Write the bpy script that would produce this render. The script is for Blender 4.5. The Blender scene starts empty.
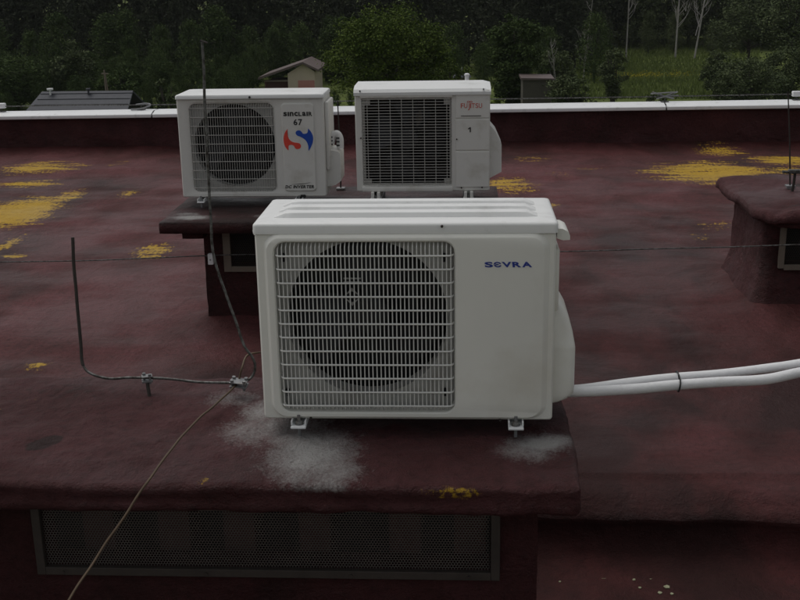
import bpy, bmesh, math, random
from mathutils import Vector, Matrix, Euler, noise
R = math.radians
random.seed(11)
sc = bpy.context.scene
COL = sc.collection

# ------------------------------------------------------------------ camera
CAMH = 1.83
FPX = 1108.0
CM = Matrix.Rotation(R(3.4), 3, 'Z') @ Matrix.Rotation(R(90 - 16.6), 3, 'X') @ Matrix.Rotation(R(-1.0), 3, 'Z')
cam = bpy.data.cameras.new('camera')
cam.sensor_width = 36.0
cam.lens = 36.0 * FPX / 800.0
cam.clip_start = 0.05
cam.clip_end = 3000
camo = bpy.data.objects.new('camera', cam)
COL.objects.link(camo)
camo.matrix_world = Matrix.Translation((0, 0, CAMH)) @ CM.to_4x4()
sc.camera = camo


def at(px, py, X=None, Y=None, Z=None):
    """world point on a real plane X=, Y= or Z= seen at photo pixel (px, py)"""
    d = CM @ Vector(((px - 400) / FPX, -(py - 300) / FPX, -1.0))
    if Y is not None: t = Y / d.y
    elif Z is not None: t = (Z - CAMH) / d.z
    else: t = X / d.x
    return Vector((d.x * t, d.y * t, d.z * t + CAMH))


# ------------------------------------------------------------------ materials
def new_mat(name):
    m = bpy.data.materials.new(name); m.use_nodes = True
    nt = m.node_tree
    for n in list(nt.nodes): nt.nodes.remove(n)
    out = nt.nodes.new('ShaderNodeOutputMaterial')
    b = nt.nodes.new('ShaderNodeBsdfPrincipled')
    nt.links.new(b.outputs[0], out.inputs[0])
    return m, nt, b


def N(nt, typ, **kw):
    n = nt.nodes.new(typ)
    for k, v in kw.items():
        if k in ('blend_type', 'data_type', 'operation', 'attribute_name', 'noise_dimensions', 'feature', 'distance', 'clamp', 'musgrave_type', 'normalize'):
            setattr(n, k, v)
        else:
            n.inputs[k].default_value = v
    return n


def noise_node(nt, vec, scale, detail=5, rough=0.55, dist=0.0):
    n = nt.nodes.new('ShaderNodeTexNoise')
    n.inputs['Scale'].default_value = scale
    n.inputs['Detail'].default_value = detail
    n.inputs['Roughness'].default_value = rough
    n.inputs['Distortion'].default_value = dist
    if vec is not None: nt.links.new(vec, n.inputs['Vector'])
    return n.outputs['Fac']


def ramp(nt, fac, a, b, ca=(0, 0, 0, 1), cb=(1, 1, 1, 1)):
    r = nt.nodes.new('ShaderNodeValToRGB')
    r.color_ramp.elements[0].position = a; r.color_ramp.elements[0].color = ca
    r.color_ramp.elements[1].position = b; r.color_ramp.elements[1].color = cb
    nt.links.new(fac, r.inputs[0])
    return r.outputs[0]


def mix(nt, fac, a, b, mode='MIX'):
    n = nt.nodes.new('ShaderNodeMix'); n.data_type = 'RGBA'; n.blend_type = mode
    for s, v in ((n.inputs[0], fac), (n.inputs[6], a), (n.inputs[7], b)):
        if isinstance(v, (int, float)): s.default_value = v
        elif isinstance(v, (tuple, list)): s.default_value = (*v[:3], 1)
        else: nt.links.new(v, s)
    return n.outputs[2]


def mth(nt, op, a, b=None, clamp=False):
    n = nt.nodes.new('ShaderNodeMath'); n.operation = op; n.use_clamp = clamp
    for s, v in ((n.inputs[0], a), (n.inputs[1], b)):
        if v is None: continue
        if isinstance(v, (int, float)): s.default_value = v
        else: nt.links.new(v, s)
    return n.outputs[0]


def objvec(nt):
    return nt.nodes.new('ShaderNodeTexCoord').outputs['Object']


def scaled(nt, vec, s):
    n = nt.nodes.new('ShaderNodeMapping')
    n.inputs['Scale'].default_value = s
    nt.links.new(vec, n.inputs['Vector'])
    return n.outputs[0]


def bump(nt, b, h, strength=0.4, dist=0.01):
    n = nt.nodes.new('ShaderNodeBump')
    n.inputs['Strength'].default_value = strength
    n.inputs['Distance'].default_value = dist
    nt.links.new(h, n.inputs['Height'])
    nt.links.new(n.outputs[0], b.inputs['Normal'])


def simple(name, col, rough=0.6, metal=0.0, var=0.25, scale=8, bmp=0.0, bscale=60, dirt=None, spec=0.5):
    m, nt, b = new_mat(name)
    v = objvec(nt)
    f = noise_node(nt, v, scale)
    c = mix(nt, f, tuple(x * (1 - var) for x in col), tuple(min(1, x * (1 + var)) for x in col))
    if dirt:
        f2 = noise_node(nt, v, dirt[1], 8, 0.65)
        c = mix(nt, ramp(nt, f2, dirt[2], dirt[3]), c, dirt[0])
    nt.links.new(c, b.inputs['Base Color'])
    b.inputs['Roughness'].default_value = rough
    b.inputs['Metallic'].default_value = metal
    b.inputs['Specular IOR Level'].default_value = spec
    if bmp: bump(nt, b, noise_node(nt, v, bscale, 6, 0.6), bmp, 0.004)
    return m


LICH = (0.60, 0.39, 0.030)


def roof_mat(name, spec=0.22, bmp=0.8, floor=False, dark=(0.031, 0.0100, 0.0090), pale=(0.128, 0.040, 0.042), grey=(0.38, 0.375, 0.36), mid_c=(0.070, 0.0195, 0.0185)):
    """old red roof paint: pale tones painted in for sheen and soft folds, dark worn streaks, soot, lichen, cement dust; masks come from mesh attributes"""
    m, nt, b = new_mat(name)
    v = objvec(nt)
    big = noise_node(nt, scaled(nt, v, (0.9, 0.6, 0.9)), 1.35, 4, 0.5, 1.2)
    mid = noise_node(nt, scaled(nt, v, (1.0, 0.6, 1.0)), 3.2, 6, 0.52, 0.7)
    fine = noise_node(nt, v, 38, 8, 0.7)
    grain = noise_node(nt, v, 170, 4, 0.7)
    s = mth(nt, 'ADD', mth(nt, 'MULTIPLY', big, 0.55), mth(nt, 'MULTIPLY', mid, 0.45))
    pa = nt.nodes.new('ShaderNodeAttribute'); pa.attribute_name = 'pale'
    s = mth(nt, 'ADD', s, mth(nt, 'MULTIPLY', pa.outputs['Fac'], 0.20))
    rp = nt.nodes.new('ShaderNodeValToRGB'); nt.links.new(s, rp.inputs[0])
    el = rp.color_ramp.elements
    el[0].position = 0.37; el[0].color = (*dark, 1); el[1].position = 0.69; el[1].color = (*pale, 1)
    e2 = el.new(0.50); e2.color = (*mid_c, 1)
    c = rp.outputs[0]
    # worn mottling
    c = mix(nt, mth(nt, 'MULTIPLY', ramp(nt, fine, 0.45, 0.7), 0.55), c, tuple(x * 0.55 for x in dark))
    c = mix(nt, mth(nt, 'MULTIPLY', ramp(nt, grain, 0.5, 0.75), 0.22), c, tuple(x * 1.1 for x in pale))
    # soot, and shade painted in under the slab lip and on the chimney front
    so = nt.nodes.new('ShaderNodeAttribute'); so.attribute_name = 'soot_shade'
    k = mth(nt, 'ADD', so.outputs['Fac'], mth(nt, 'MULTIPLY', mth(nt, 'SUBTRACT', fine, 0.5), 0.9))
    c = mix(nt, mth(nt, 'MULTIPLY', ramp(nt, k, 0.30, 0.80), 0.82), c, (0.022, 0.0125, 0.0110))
    # cement dust
    cn = mth(nt, 'ADD', mth(nt, 'MULTIPLY', noise_node(nt, scaled(nt, v, (1, 0.6, 1)), 34, 9, 0.75), 0.5), mth(nt, 'MULTIPLY', noise_node(nt, v, 130, 5, 0.75), 0.5))
    ce = nt.nodes.new('ShaderNodeAttribute'); ce.attribute_name = 'cement'
    k = mth(nt, 'ADD', ce.outputs['Fac'], mth(nt, 'MULTIPLY', mth(nt, 'SUBTRACT', cn, 0.5), 2.1))
    c = mix(nt, mth(nt, 'MULTIPLY', ramp(nt, k, 0.22, 0.98), 0.88), c, grey)
    # lichen
    li = nt.nodes.new('ShaderNodeAttribute'); li.attribute_name = 'lichen'
    ln = mth(nt, 'ADD', mth(nt, 'MULTIPLY', noise_node(nt, scaled(nt, v, (0.45, 2.2, 1)), 4.5, 9, 0.72), 0.5), mth(nt, 'MULTIPLY', noise_node(nt, scaled(nt, v, (1, 0.45, 1)), 42, 6, 0.82), 0.5))
    k = mth(nt, 'ADD', li.outputs['Fac'], mth(nt, 'MULTIPLY', mth(nt, 'MULTIPLY', mth(nt, 'SUBTRACT', ln, 0.52), 5.0), mth(nt, 'MULTIPLY', li.outputs['Fac'], 3.0, True)))
    lc = mix(nt, noise_node(nt, v, 22, 6, 0.7), (0.32, 0.17, 0.018), LICH)
    c = mix(nt, ramp(nt, k, 0.46, 0.66), c, lc)
    nt.links.new(c, b.inputs['Base Color'])
    wet = ramp(nt, noise_node(nt, scaled(nt, v, (0.7, 1.2, 1)), 1.8, 5, 0.55), 0.42, 0.62, (0.42, 0.42, 0.42, 1), (0.78, 0.78, 0.78, 1))
    nt.links.new(wet, b.inputs['Roughness'])
    b.inputs['Specular IOR Level'].default_value = spec
    h = mth(nt, 'ADD', mth(nt, 'MULTIPLY', fine, 0.9), mth(nt, 'MULTIPLY', grain, 0.5))
    h = mth(nt, 'ADD', h, mth(nt, 'MULTIPLY', mid, 3.0))
    h = mth(nt, 'ADD', h, mth(nt, 'MULTIPLY', noise_node(nt, v, 9, 5, 0.6, 0.5), 1.8))
    bump(nt, b, h, bmp, 0.016)
    return m


MAT = {}
MAT['roof'] = roof_mat('red_roof_paint')
MAT['shaft'] = roof_mat(spec=0.25, bmp=1.0, name='red_render', dark=(0.034, 0.0115, 0.0105), pale=(0.092, 0.031, 0.033), mid_c=(0.060, 0.0175, 0.0175))
MAT['case'] = simple('white_painted_steel', (0.77, 0.765, 0.71), 0.42, var=0.05, scale=3, dirt=((0.62, 0.59, 0.51), 2.2, 0.55, 0.85))
MAT['case_old'] = simple('aged_painted_steel', (0.71, 0.70, 0.66), 0.5, var=0.08, scale=4, dirt=((0.44, 0.41, 0.34), 5, 0.55, 0.85))
MAT['lid'] = simple('lid_paint', (0.76, 0.765, 0.75), 0.38, var=0.05, scale=5, dirt=((0.5, 0.5, 0.47), 6, 0.55, 0.85))
MAT['grille'] = simple('grille_wire', (0.66, 0.66, 0.63), 0.45, var=0.08, scale=12)
MAT['grille_old'] = simple('old_grille_wire', (0.42, 0.41, 0.38), 0.5, var=0.2, scale=14)
MAT['shroud'] = simple('shroud_metal', (0.42, 0.42, 0.40), 0.5, var=0.15, scale=9, dirt=((0.25, 0.23, 0.20), 7, 0.5, 0.8))
MAT['black'] = simple('dark_interior', (0.012, 0.012, 0.013), 0.8, var=0.3)
MAT['fan'] = simple('fan_plastic', (0.020, 0.020, 0.022), 0.55, var=0.3, scale=10)
MAT['fin'] = simple('coil_fins', (0.016, 0.017, 0.018), 0.5, var=0.3, scale=60)
MAT['galv'] = simple('galvanised_steel', (0.24, 0.245, 0.25), 0.45, 0.5, var=0.25, scale=40, dirt=((0.2, 0.17, 0.14), 30, 0.5, 0.75))
MAT['coping'] = simple('white_coping_paint', (0.78, 0.79, 0.79), 0.45, var=0.05, scale=3, dirt=((0.45, 0.45, 0.42), 9, 0.58, 0.85))
MAT['rust'] = simple('weathered_conductor', (0.045, 0.038, 0.033), 0.6, 0.4, var=0.45, scale=70, bmp=0.4, bscale=200)
MAT['copper'] = simple('brown_wire', (0.10, 0.068, 0.042), 0.55, 0.4, var=0.35, scale=25)
MAT['rope'] = simple('zinc_strand', (0.13, 0.13, 0.125), 0.55, 0.4, var=0.85, scale=55, dirt=((0.03, 0.025, 0.02), 60, 0.42, 0.6))
MAT['insul'] = simple('white_pipe_foam', (0.76, 0.76, 0.76), 0.5, var=0.06, scale=10, bmp=0.5, bscale=45, dirt=((0.5, 0.48, 0.45), 14, 0.6, 0.85))
MAT['tie'] = simple('black_tape', (0.02, 0.02, 0.02), 0.5)
MAT['frame'] = simple('rusted_dark_frame', (0.055, 0.045, 0.038), 0.7, 0.3, var=0.4, scale=18, bmp=0.3)
MAT['mesh'] = simple('perforated_sheet', (0.13, 0.115, 0.105), 0.5, 0.5, var=0.35, scale=9)
MAT['brick'] = simple('red_brick_pier', (0.075, 0.032, 0.028), 0.85, var=0.3, scale=14)
MAT['blue'] = simple('blue_print', (0.012, 0.035, 0.26), 0.4, var=0.05)
MAT['logo_blue'] = simple('emblem_blue', (0.01, 0.07, 0.42), 0.4, var=0.05)
MAT['logo_red'] = simple('emblem_red', (0.75, 0.07, 0.045), 0.4, var=0.05)
MAT['red'] = simple('red_print', (0.55, 0.07, 0.04), 0.4, var=0.05)
MAT['ink'] = simple('black_print', (0.015, 0.015, 0.015), 0.5, var=0.05)
MAT['slate'] = simple('dark_roof_shingle', (0.045, 0.048, 0.058), 0.7, var=0.3, scale=3)
MAT['brownroof'] = simple('brown_metal_roof', (0.115, 0.085, 0.078), 0.6, var=0.2, scale=2)
MAT['plaster'] = simple('cream_plaster', (0.55, 0.47, 0.37), 0.85, var=0.1, scale=2)
MAT['pinkwall'] = simple('salmon_door_paint', (0.48, 0.22, 0.19), 0.8, var=0.1, scale=2)
MAT['darkwood'] = simple('dark_red_boards', (0.10, 0.045, 0.04), 0.8, var=0.3, scale=2)
MAT['woodwall'] = simple('weathered_boards', (0.17, 0.14, 0.11), 0.85, var=0.2, scale=2)
MAT['shedwall'] = simple('dark_shed_boards', (0.085, 0.078, 0.062), 0.85, var=0.25, scale=2)
MAT['bark'] = simple('bark', (0.06, 0.05, 0.042), 0.9, var=0.4, scale=4)
MAT['birch'] = simple('pale_bark', (0.34, 0.32, 0.30), 0.8, var=0.4, scale=3)
MAT['facade'] = simple('facade_render', (0.35, 0.33, 0.28), 0.9, var=0.1, scale=1)


def leaf_mat(name, a, b2, sc_=0.5):
    m, nt, b = new_mat(name)
    v = objvec(nt)
    g = nt.nodes.new('ShaderNodeNewGeometry')
    f = noise_node(nt, v, sc_, 3, 0.6)
    f = mth(nt, 'ADD', mth(nt, 'MULTIPLY', f, 1.0), mth(nt, 'MULTIPLY', g.outputs['Random Per Island'], 0.25))
    c = mix(nt, ramp(nt, f, 0.35, 0.9), a, b2)
    nt.links.new(c, b.inputs['Base Color'])
    b.inputs['Roughness'].default_value = 0.75
    b.inputs['Specular IOR Level'].default_value = 0.06
    return m


MAT['leaf_bright'] = leaf_mat('bright_leaves', (0.036, 0.062, 0.014), (0.112, 0.150, 0.028))
MAT['leaf_dark'] = leaf_mat('dark_leaves', (0.030, 0.050, 0.016), (0.070, 0.100, 0.030))
MAT['leaf_grey'] = leaf_mat('greyish_leaves', (0.050, 0.068, 0.030), (0.100, 0.122, 0.056))
MAT['needle'] = leaf_mat('conifer_needles', (0.040, 0.048, 0.030), (0.064, 0.074, 0.044), 0.15)
MAT['forest_leaf'] = leaf_mat('far_leaves', (0.052, 0.068, 0.030), (0.100, 0.120, 0.052), 0.12)


# ------------------------------------------------------------------ mesh helpers
def link(name, me, m, parent=None, loc=(0, 0, 0)):
    o = bpy.data.objects.new(name, me)
    COL.objects.link(o)
    o.location = loc
    if parent: o.parent = parent
    if m: me.materials.append(MAT[m] if isinstance(m, str) else m)
    return o


def obj(name, bm, m, parent=None, loc=(0, 0, 0), smooth=False, sharp=35):
    me = bpy.data.meshes.new(name)
    bmesh.ops.recalc_face_normals(bm, faces=bm.faces)
    bm.to_mesh(me); bm.free()
    if smooth:
        me.shade_smooth()
        me.set_sharp_from_angle(angle=R(sharp))
    return link(name, me, m, parent, loc)


def raw(name, verts, faces, m, parent=None, loc=(0, 0, 0), smooth=False):
    me = bpy.data.meshes.new(name)
    me.from_pydata(verts, [], faces)
    if smooth: me.shade_smooth()
    return link(name, me, m, parent, loc)


def thing(name, label, cat, loc=(0, 0, 0), rot=(0, 0, 0), group=None):
    o = bpy.data.objects.new(name, None); COL.objects.link(o)
    o.location = loc; o.rotation_euler = rot
    o.empty_display_size = 0.1
    return tag(o, label, cat, group)


def tag(o, label=None, cat=None, group=None, kind=None):
    if label: o['label'] = label
    if cat: o['category'] = cat
    if group: o['group'] = group
    if kind: o['kind'] = kind
    return o


def box(bm, x0, x1, y0, y1, z0, z1, bev=0.0, seg=2):
    r = bmesh.ops.create_cube(bm, size=1.0)
    vs = r['verts']
    for v in vs:
        v.co = Vector((x0 if v.co.x < 0 else x1, y0 if v.co.y < 0 else y1, z0 if v.co.z < 0 else z1))
    if bev:
        es = list({e for v in vs for e in v.link_edges})
        bmesh.ops.bevel(bm, geom=es, offset=bev, segments=seg, profile=0.5, affect='EDGES')
    return vs


def tube(bm, pts, rad, seg=8, cap=True, taper=None):
    pts = [Vector(p) for p in pts]
    rings = []
    up = Vector((0, 0, 1))
    prev = None
    for i, p in enumerate(pts):
        t = (pts[min(i + 1, len(pts) - 1)] - pts[max(i - 1, 0)]).normalized()
        if prev is None:
            a = t.cross(up if abs(t.z) < 0.9 else Vector((1, 0, 0))).normalized()
        else:
            a = (prev - t * prev.dot(t)).normalized()
        prev = a
        b = t.cross(a)
        r = rad if taper is None else rad * (1 + (taper - 1) * i / (len(pts) - 1))
        if callable(rad): r = rad(i / (len(pts) - 1))
        rings.append([bm.verts.new(p + (a * math.cos(2 * math.pi * k / seg) + b * math.sin(2 * math.pi * k / seg)) * r) for k in range(seg)])
    for i in range(len(rings) - 1):
        for k in range(seg):
            bm.faces.new((rings[i][k], rings[i][(k + 1) % seg], rings[i + 1][(k + 1) % seg], rings[i + 1][k]))
    if cap:
        bm.faces.new(rings[0]); bm.faces.new(rings[-1])


def smooth_path(pts, n=8):
    """Catmull-Rom through the points"""
    P = [Vector(p) for p in pts]
    P = [P[0] * 2 - P[1]] + P + [P[-1] * 2 - P[-2]]
    out = []
    for i in range(1, len(P) - 2):
        a, b, c, d = P[i - 1:i + 3]
        for k in range(n):
            t = k / n
            out.append(0.5 * ((2 * b) + (c - a) * t + (2 * a - 5 * b + 4 * c - d) * t * t + (3 * b - a - 3 * c + d) * t ** 3))
    out.append(P[-2])
    return out


def rr(x0, x1, z0, z1, r, n=6):
    pts = []
    for cx, cz, a0 in ((x1 - r, z1 - r, 0), (x0 + r, z1 - r, 90), (x0 + r, z0 + r, 180), (x1 - r, z0 + r, 270)):
        for k in range(n + 1):
            a = R(a0 + 90 * k / n)
            pts.append((cx + r * math.cos(a), cz + r * math.sin(a)))
    return pts


def loft(bm, loops, cap_first=False, cap_last=False, n=6):
    """loops of (x0,x1,z0,z1,r,y): successive rounded rectangles facing -Y joined into a surface"""
    L = []
    for (x0, x1, z0, z1, r, y) in loops:
        L.append([bm.verts.new((p[0], y, p[1])) for p in rr(x0, x1, z0, z1, max(r, 0.0005), n)])
    for a, b in zip(L[:-1], L[1:]):
        for i in range(len(a)):
            j = (i + 1) % len(a)
            bm.faces.new((a[i], a[j], b[j], b[i]))
    if cap_first: bm.faces.new(L[0])
    if cap_last: bm.faces.new(L[-1])
    return L


def circ_hole_plate(bm, x0, x1, z0, z1, cx, cz, rad, y, depth=0.05, n=48):
    """flat plate with a round hole, and a ring wall running back from the hole"""
    inner, outer, back = [], [], []
    for k in range(n):
        a = 2 * math.pi * k / n
        c, s = math.cos(a), math.sin(a)
        inner.append(bm.verts.new((cx + rad * c, y, cz + rad * s)))
        back.append(bm.verts.new((cx + rad * c, y + depth, cz + rad * s)))
        tx = ((x1 - cx) if c > 0 else (x0 - cx)) / c if abs(c) > 1e-6 else 1e9
        tz = ((z1 - cz) if s > 0 else (z0 - cz)) / s if abs(s) > 1e-6 else 1e9
        t = min(tx, tz)
        outer.append(bm.verts.new((cx + t * c, y, cz + t * s)))
    for k in range(n):
        j = (k + 1) % n
        bm.faces.new((outer[k], outer[j], inner[j], inner[k]))
        bm.faces.new((inner[k], inner[j], back[j], back[k]))
    # corner fill
    for (x, z) in ((x0, z0), (x0, z1), (x1, z0), (x1, z1)):
        cands = sorted(range(n), key=lambda k: abs(math.atan2(math.sin(math.atan2(z - cz, x - cx) - 2 * math.pi * k / n), math.cos(math.atan2(z - cz, x - cx) - 2 * math.pi * k / n))))[:2]
        v = bm.verts.new((x, y, z))
        try: bm.faces.new((v, outer[cands[0]], outer[cands[1]]))
        except ValueError: pass


def prism(bm, poly, y0, y1, plane='xz'):
    """polygon extruded along the third axis"""
    def P(u, v, w):
        return (u, w, v) if plane == 'xz' else (u, v, w) if plane == 'xy' else (w, u, v)
    a = [bm.verts.new(P(u, v, y0)) for u, v in poly]
    b = [bm.verts.new(P(u, v, y1)) for u, v in poly]
    bm.faces.new(a); bm.faces.new(b)
    for i in range(len(a)):
        j = (i + 1) % len(a)
        bm.faces.new((a[i], a[j], b[j], b[i]))
    return a, b


def fbm(p, s, oct_=3):
    v = 0; a = 1; t = 0
    for k in range(oct_):
        v += a * noise.noise(Vector(p) * s * (2 ** k)); t += a; a *= 0.5
    return v / t


def gridbox(name, x0, x1, y0, y1, z0, z1, m, parent=None, loc=(0, 0, 0), res=0.03, rad=0.015, amp=0.004, nscale=6, skip_bottom=False, warp=None, masks=None):
    """box with rounded worn edges and an uneven surface"""
    dims = ((x0, x1), (y0, y1), (z0, z1))
    cnt = [max(2, int((b - a) / res)) for a, b in dims]

    def lin(ax, k):
        a, b = dims[ax]
        # extra density near the edges
        t = k / cnt[ax]
        return a + (b - a) * t
    verts, idx, faces = [], {}, []

    def vid(i, j, k):
        key = (i, j, k)
        if key not in idx:
            idx[key] = len(verts)
            verts.append(Vector((lin(0, i), lin(1, j), lin(2, k))))
        return idx[key]
    nx, ny, nz = cnt
    for i in range(nx):
        for j in range(ny):
            faces.append((vid(i, j, nz), vid(i + 1, j, nz), vid(i + 1, j + 1, nz), vid(i, j + 1, nz)))
            if not skip_bottom: faces.append((vid(i, j, 0), vid(i, j + 1, 0), vid(i + 1, j + 1, 0), vid(i + 1, j, 0)))
        for k in range(nz):
            faces.append((vid(i, 0, k), vid(i + 1, 0, k), vid(i + 1, 0, k + 1), vid(i, 0, k + 1)))
            faces.append((vid(i, ny, k), vid(i, ny, k + 1), vid(i + 1, ny, k + 1), vid(i + 1, ny, k)))
    for j in range(ny):
        for k in range(nz):
            faces.append((vid(0, j, k), vid(0, j, k + 1), vid(0, j + 1, k + 1), vid(0, j + 1, k)))
            faces.append((vid(nx, j, k), vid(nx, j + 1, k), vid(nx, j + 1, k + 1), vid(nx, j, k + 1)))
    out = []
    org = Vector(loc)
    for v in verts:
        p = v.copy()
        q = Vector([min(max(p[a], dims[a][0] + rad), dims[a][1] - rad) for a in range(3)])
        d = p - q
        if d.length > 1e-6:
            nrm = d.normalized(); p = q + nrm * rad
        else:
            nrm = Vector((0, 0, 1))
        w = p + org
        p = p + nrm * amp * (fbm(w, nscale, 4) * 1.6)
        if warp: p = warp(p)
        out.append(p)
    o = raw(name, out, faces, m, parent, loc, smooth=True)
    if masks:
        for nm, fn in masks.items():
            at_ = o.data.attributes.new(nm, 'FLOAT', 'POINT')
            at_.data.foreach_set('value', [fn(p + org) for p in out])
    return o


def text_mesh(bm, s, x, z, w, h, y, depth=0.0012, uniform=True, gap=0.12, shear=0.0, bold=0.0, widths=None, drop={}):
    """letters of one cap height set in a row on the plane y, facing -Y; x, z is the lower left corner"""
    glyphs = []
    for ch in s:
        if ch == ' ':
            glyphs.append(None); continue
        cu = bpy.data.curves.new('glyph', 'FONT'); cu.body = ch; cu.offset = bold; cu.resolution_u = 3
        to = bpy.data.objects.new('glyph', cu); COL.objects.link(to)
        dg = bpy.context.evaluated_depsgraph_get()
        me = bpy.data.meshes.new_from_object(to.evaluated_get(dg))
        vs = [v.co.copy() for v in me.vertices]; fs = [tuple(p.vertices) for p in me.polygons]
        bpy.data.objects.remove(to); bpy.data.curves.remove(cu); bpy.data.meshes.remove(me)
        mnx, mxx = min(v.x for v in vs), max(v.x for v in vs)
        mny, mxy = min(v.y for v in vs), max(v.y for v in vs)
        glyphs.append((vs, fs, mnx, mxx, mny, mxy, 0))
    ws = []
    for i, g in enumerate(glyphs):
        if g is None: ws.append(0.35)
        else:
            a = (g[3] - g[2]) / max(0.2, (g[5] - g[4])) if uniform else (g[3] - g[2]) / 0.7
            ws.append(widths[i] if widths else a)
    tot = sum(ws) + gap * (len(ws) - 1)
    k = w / tot
    cx = x
    for gi, (g, a) in enumerate(zip(glyphs, ws)):
        if g:
            vs, fs, mnx, mxx, mny, mxy, _ = g
            out = []
            for yy in (y, y - depth):
                out.append([])
                dd = drop.get(gi, 0)
                for v in vs:
                    u = (v.x - mnx) / max(1e-6, mxx - mnx); t = (v.y - mny) / (mxy - mny); t = t * (1 + dd) - dd
                    out[-1].append(bm.verts.new((cx + u * a * k + shear * t * h, yy, z + t * h)))
            for f in fs:
                try:
                    bm.faces.new([out[1][i] for i in f])
                except ValueError: pass
            # thin sides
            edges = {}
            for f in fs:
                for i in range(len(f)):
                    e = (f[i], f[(i + 1) % len(f)])
                    edges[tuple(sorted(e))] = edges.get(tuple(sorted(e)), 0) + 1
            for (i, j), c in edges.items():
                if c == 1:
                    try: bm.faces.new((out[0][i], out[0][j], out[1][j], out[1][i]))
                    except ValueError: pass
        cx += (a + gap) * k


# ------------------------------------------------------------------ masks located on the real surfaces
def spots(lst, Z):
    out = []
    for s in lst:
        px, py, rx_, ry_, st = s[:5]
        ang = s[5] if len(s) > 5 else 0
        c = at(px, py, Z=Z)
        sx = rx_ / FPX * (c - Vector((0, 0, CAMH))).length
        sy = abs(at(px, py - ry_, Z=Z).y - at(px, py + ry_, Z=Z).y) / 2
        out.append((c.x, c.y, sx, sy, st, ang))
    return out


def mask_fn(sp, default=0.0, soft=1.0):
    def f(p):
        m = default
        for (cx, cy, sx, sy, st, ang) in sp:
            dx, dy = p.x - cx, p.y - cy
            if ang:
                ca, sa = math.cos(ang), math.sin(ang)
                dx, dy = dx * ca + dy * sa, -dx * sa + dy * ca
            d = (dx / sx) ** 2 + (dy / sy) ** 2
            if d < 6: m = max(m, st * math.exp(-0.75 * d ** 1.2))
        return m
    return f


# ------------------------------------------------------------------ roof (setting)
YP = 11.72          # inner face of the parapet
YL = 3.66           # lip where the upper roof drops to the lower one
lich = spots([(38, 168, 40, 6, 0.85), (30, 184, 32, 4, 0.85), (18, 212, 36, 17, 1.1), (66, 197, 16, 9, 0.8), (5, 247, 8, 11, 0.75), (15, 257, 12, 4, 0.7),
              (129, 194, 11, 5, 0.75), (118, 164, 10, 4, 0.45), (152, 252, 20, 8, 0.85), (40, 366, 14, 7, 0.6), (712, 173, 62, 11, 1.0), (720, 152, 24, 5, 0.75),
              (785, 160, 32, 6, 0.9), (790, 171, 26, 4, 0.8), (508, 186, 28, 9, 0.8), (548, 205, 14, 5, 0.5), (716, 224, 22, 6, 0.5), (702, 236, 14, 5, 0.48),
              (530, 160, 24, 4, 0.42), (200, 205, 10, 4, 0.4), (560, 176, 20, 4, 0.4), (590, 170, 30, 5, 0.35), (350, 142, 40, 4, 0.4), (20, 240, 20, 8, 0.3), (110, 380, 20, 4, 0.45)], 0.0)
pale = spots([(600, 190, 90, 18, 1.0), (540, 172, 60, 10, 0.8), (100, 225, 60, 18, 0.9), (130, 165, 60, 10, 0.9), (60, 160, 120, 8, 0.5), (130, 300, 110, 40, 1.0), (190, 190, 40, 20, 0.6), (60, 260, 40, 16, 0.5),  # pinkish sheen painted in as paler colour, along with drier patches
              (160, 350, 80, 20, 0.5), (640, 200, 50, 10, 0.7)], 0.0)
drk = spots([(610, 130, 240, 12, 0.30), (90, 205, 60, 8, 0.35), (650, 235, 100, 12, 0.28), (720, 250, 60, 20, 0.2), (30, 345, 60, 14, 0.40), (20, 300, 40, 10, 0.3),
             (250, 290, 60, 40, 0.30), (740, 330, 90, 14, 0.15), (100, 232, 40, 6, 0.30), (20, 240, 30, 16, 0.5), (20, 228, 60, 10, 0.35), (720, 195, 70, 8, 0.35), (470, 130, 300, 10, 0.3)], 0.0)
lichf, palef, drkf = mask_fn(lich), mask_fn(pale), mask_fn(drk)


def roof_z(x, y):
    z = 0.018 * noise.noise(Vector((x * 0.7, y * 0.7, 3))) + 0.010 * noise.noise(Vector((x * 2.1, y * 2.6, 7))) + 0.0035 * noise.noise(Vector((x * 7, y * 7, 1)))
    # cove up against the parapet
    t = (y - (YP - 0.30)) / 0.30
    if t > 0: z += 0.055 * t ** 2.0
    # render swept up round the right chimney
    d = max(abs(x - 2.45) - 0.83, abs(y - 6.35) - 0.42)
    if d < 0.3: z += 0.045 * max(0, 1 - max(d, -0.05) / 0.3) ** 2.4
    d = max(abs(x + 0.6) - 0.80, abs(y - 6.03) - 0.30)
    if d < 0.15: z += 0.03 * max(0, 1 - max(d, -0.05) / 0.15) ** 2
    # soft blisters
    z += 0.02 * max(0, noise.noise(Vector((x * 1.3, y * 1.9, 12)))) ** 1.5
    # rolled lip
    t = (YL + 0.16 - y) / 0.16
    zl = 0.0
    if t > 0: zl = -0.055 * t ** 2.4
    elif t > -1.2: zl = 0.012 * (1 + t / 1.2)
    return z + zl


XS = [-8 + 0.045 * i for i in range(330)]
YS = [YL + 0.02 * i for i in range(16)]
while YS[-1] < YP - 0.04: YS.append(YS[-1] + 0.04)
YS.append(YP)
verts, faces = [], []
nx = len(XS)
def lipy(x):
    return 0.040 * noise.noise(Vector((x * 1.9, 0, 5))) + 0.016 * noise.noise(Vector((x * 7, 0, 5)))
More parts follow.
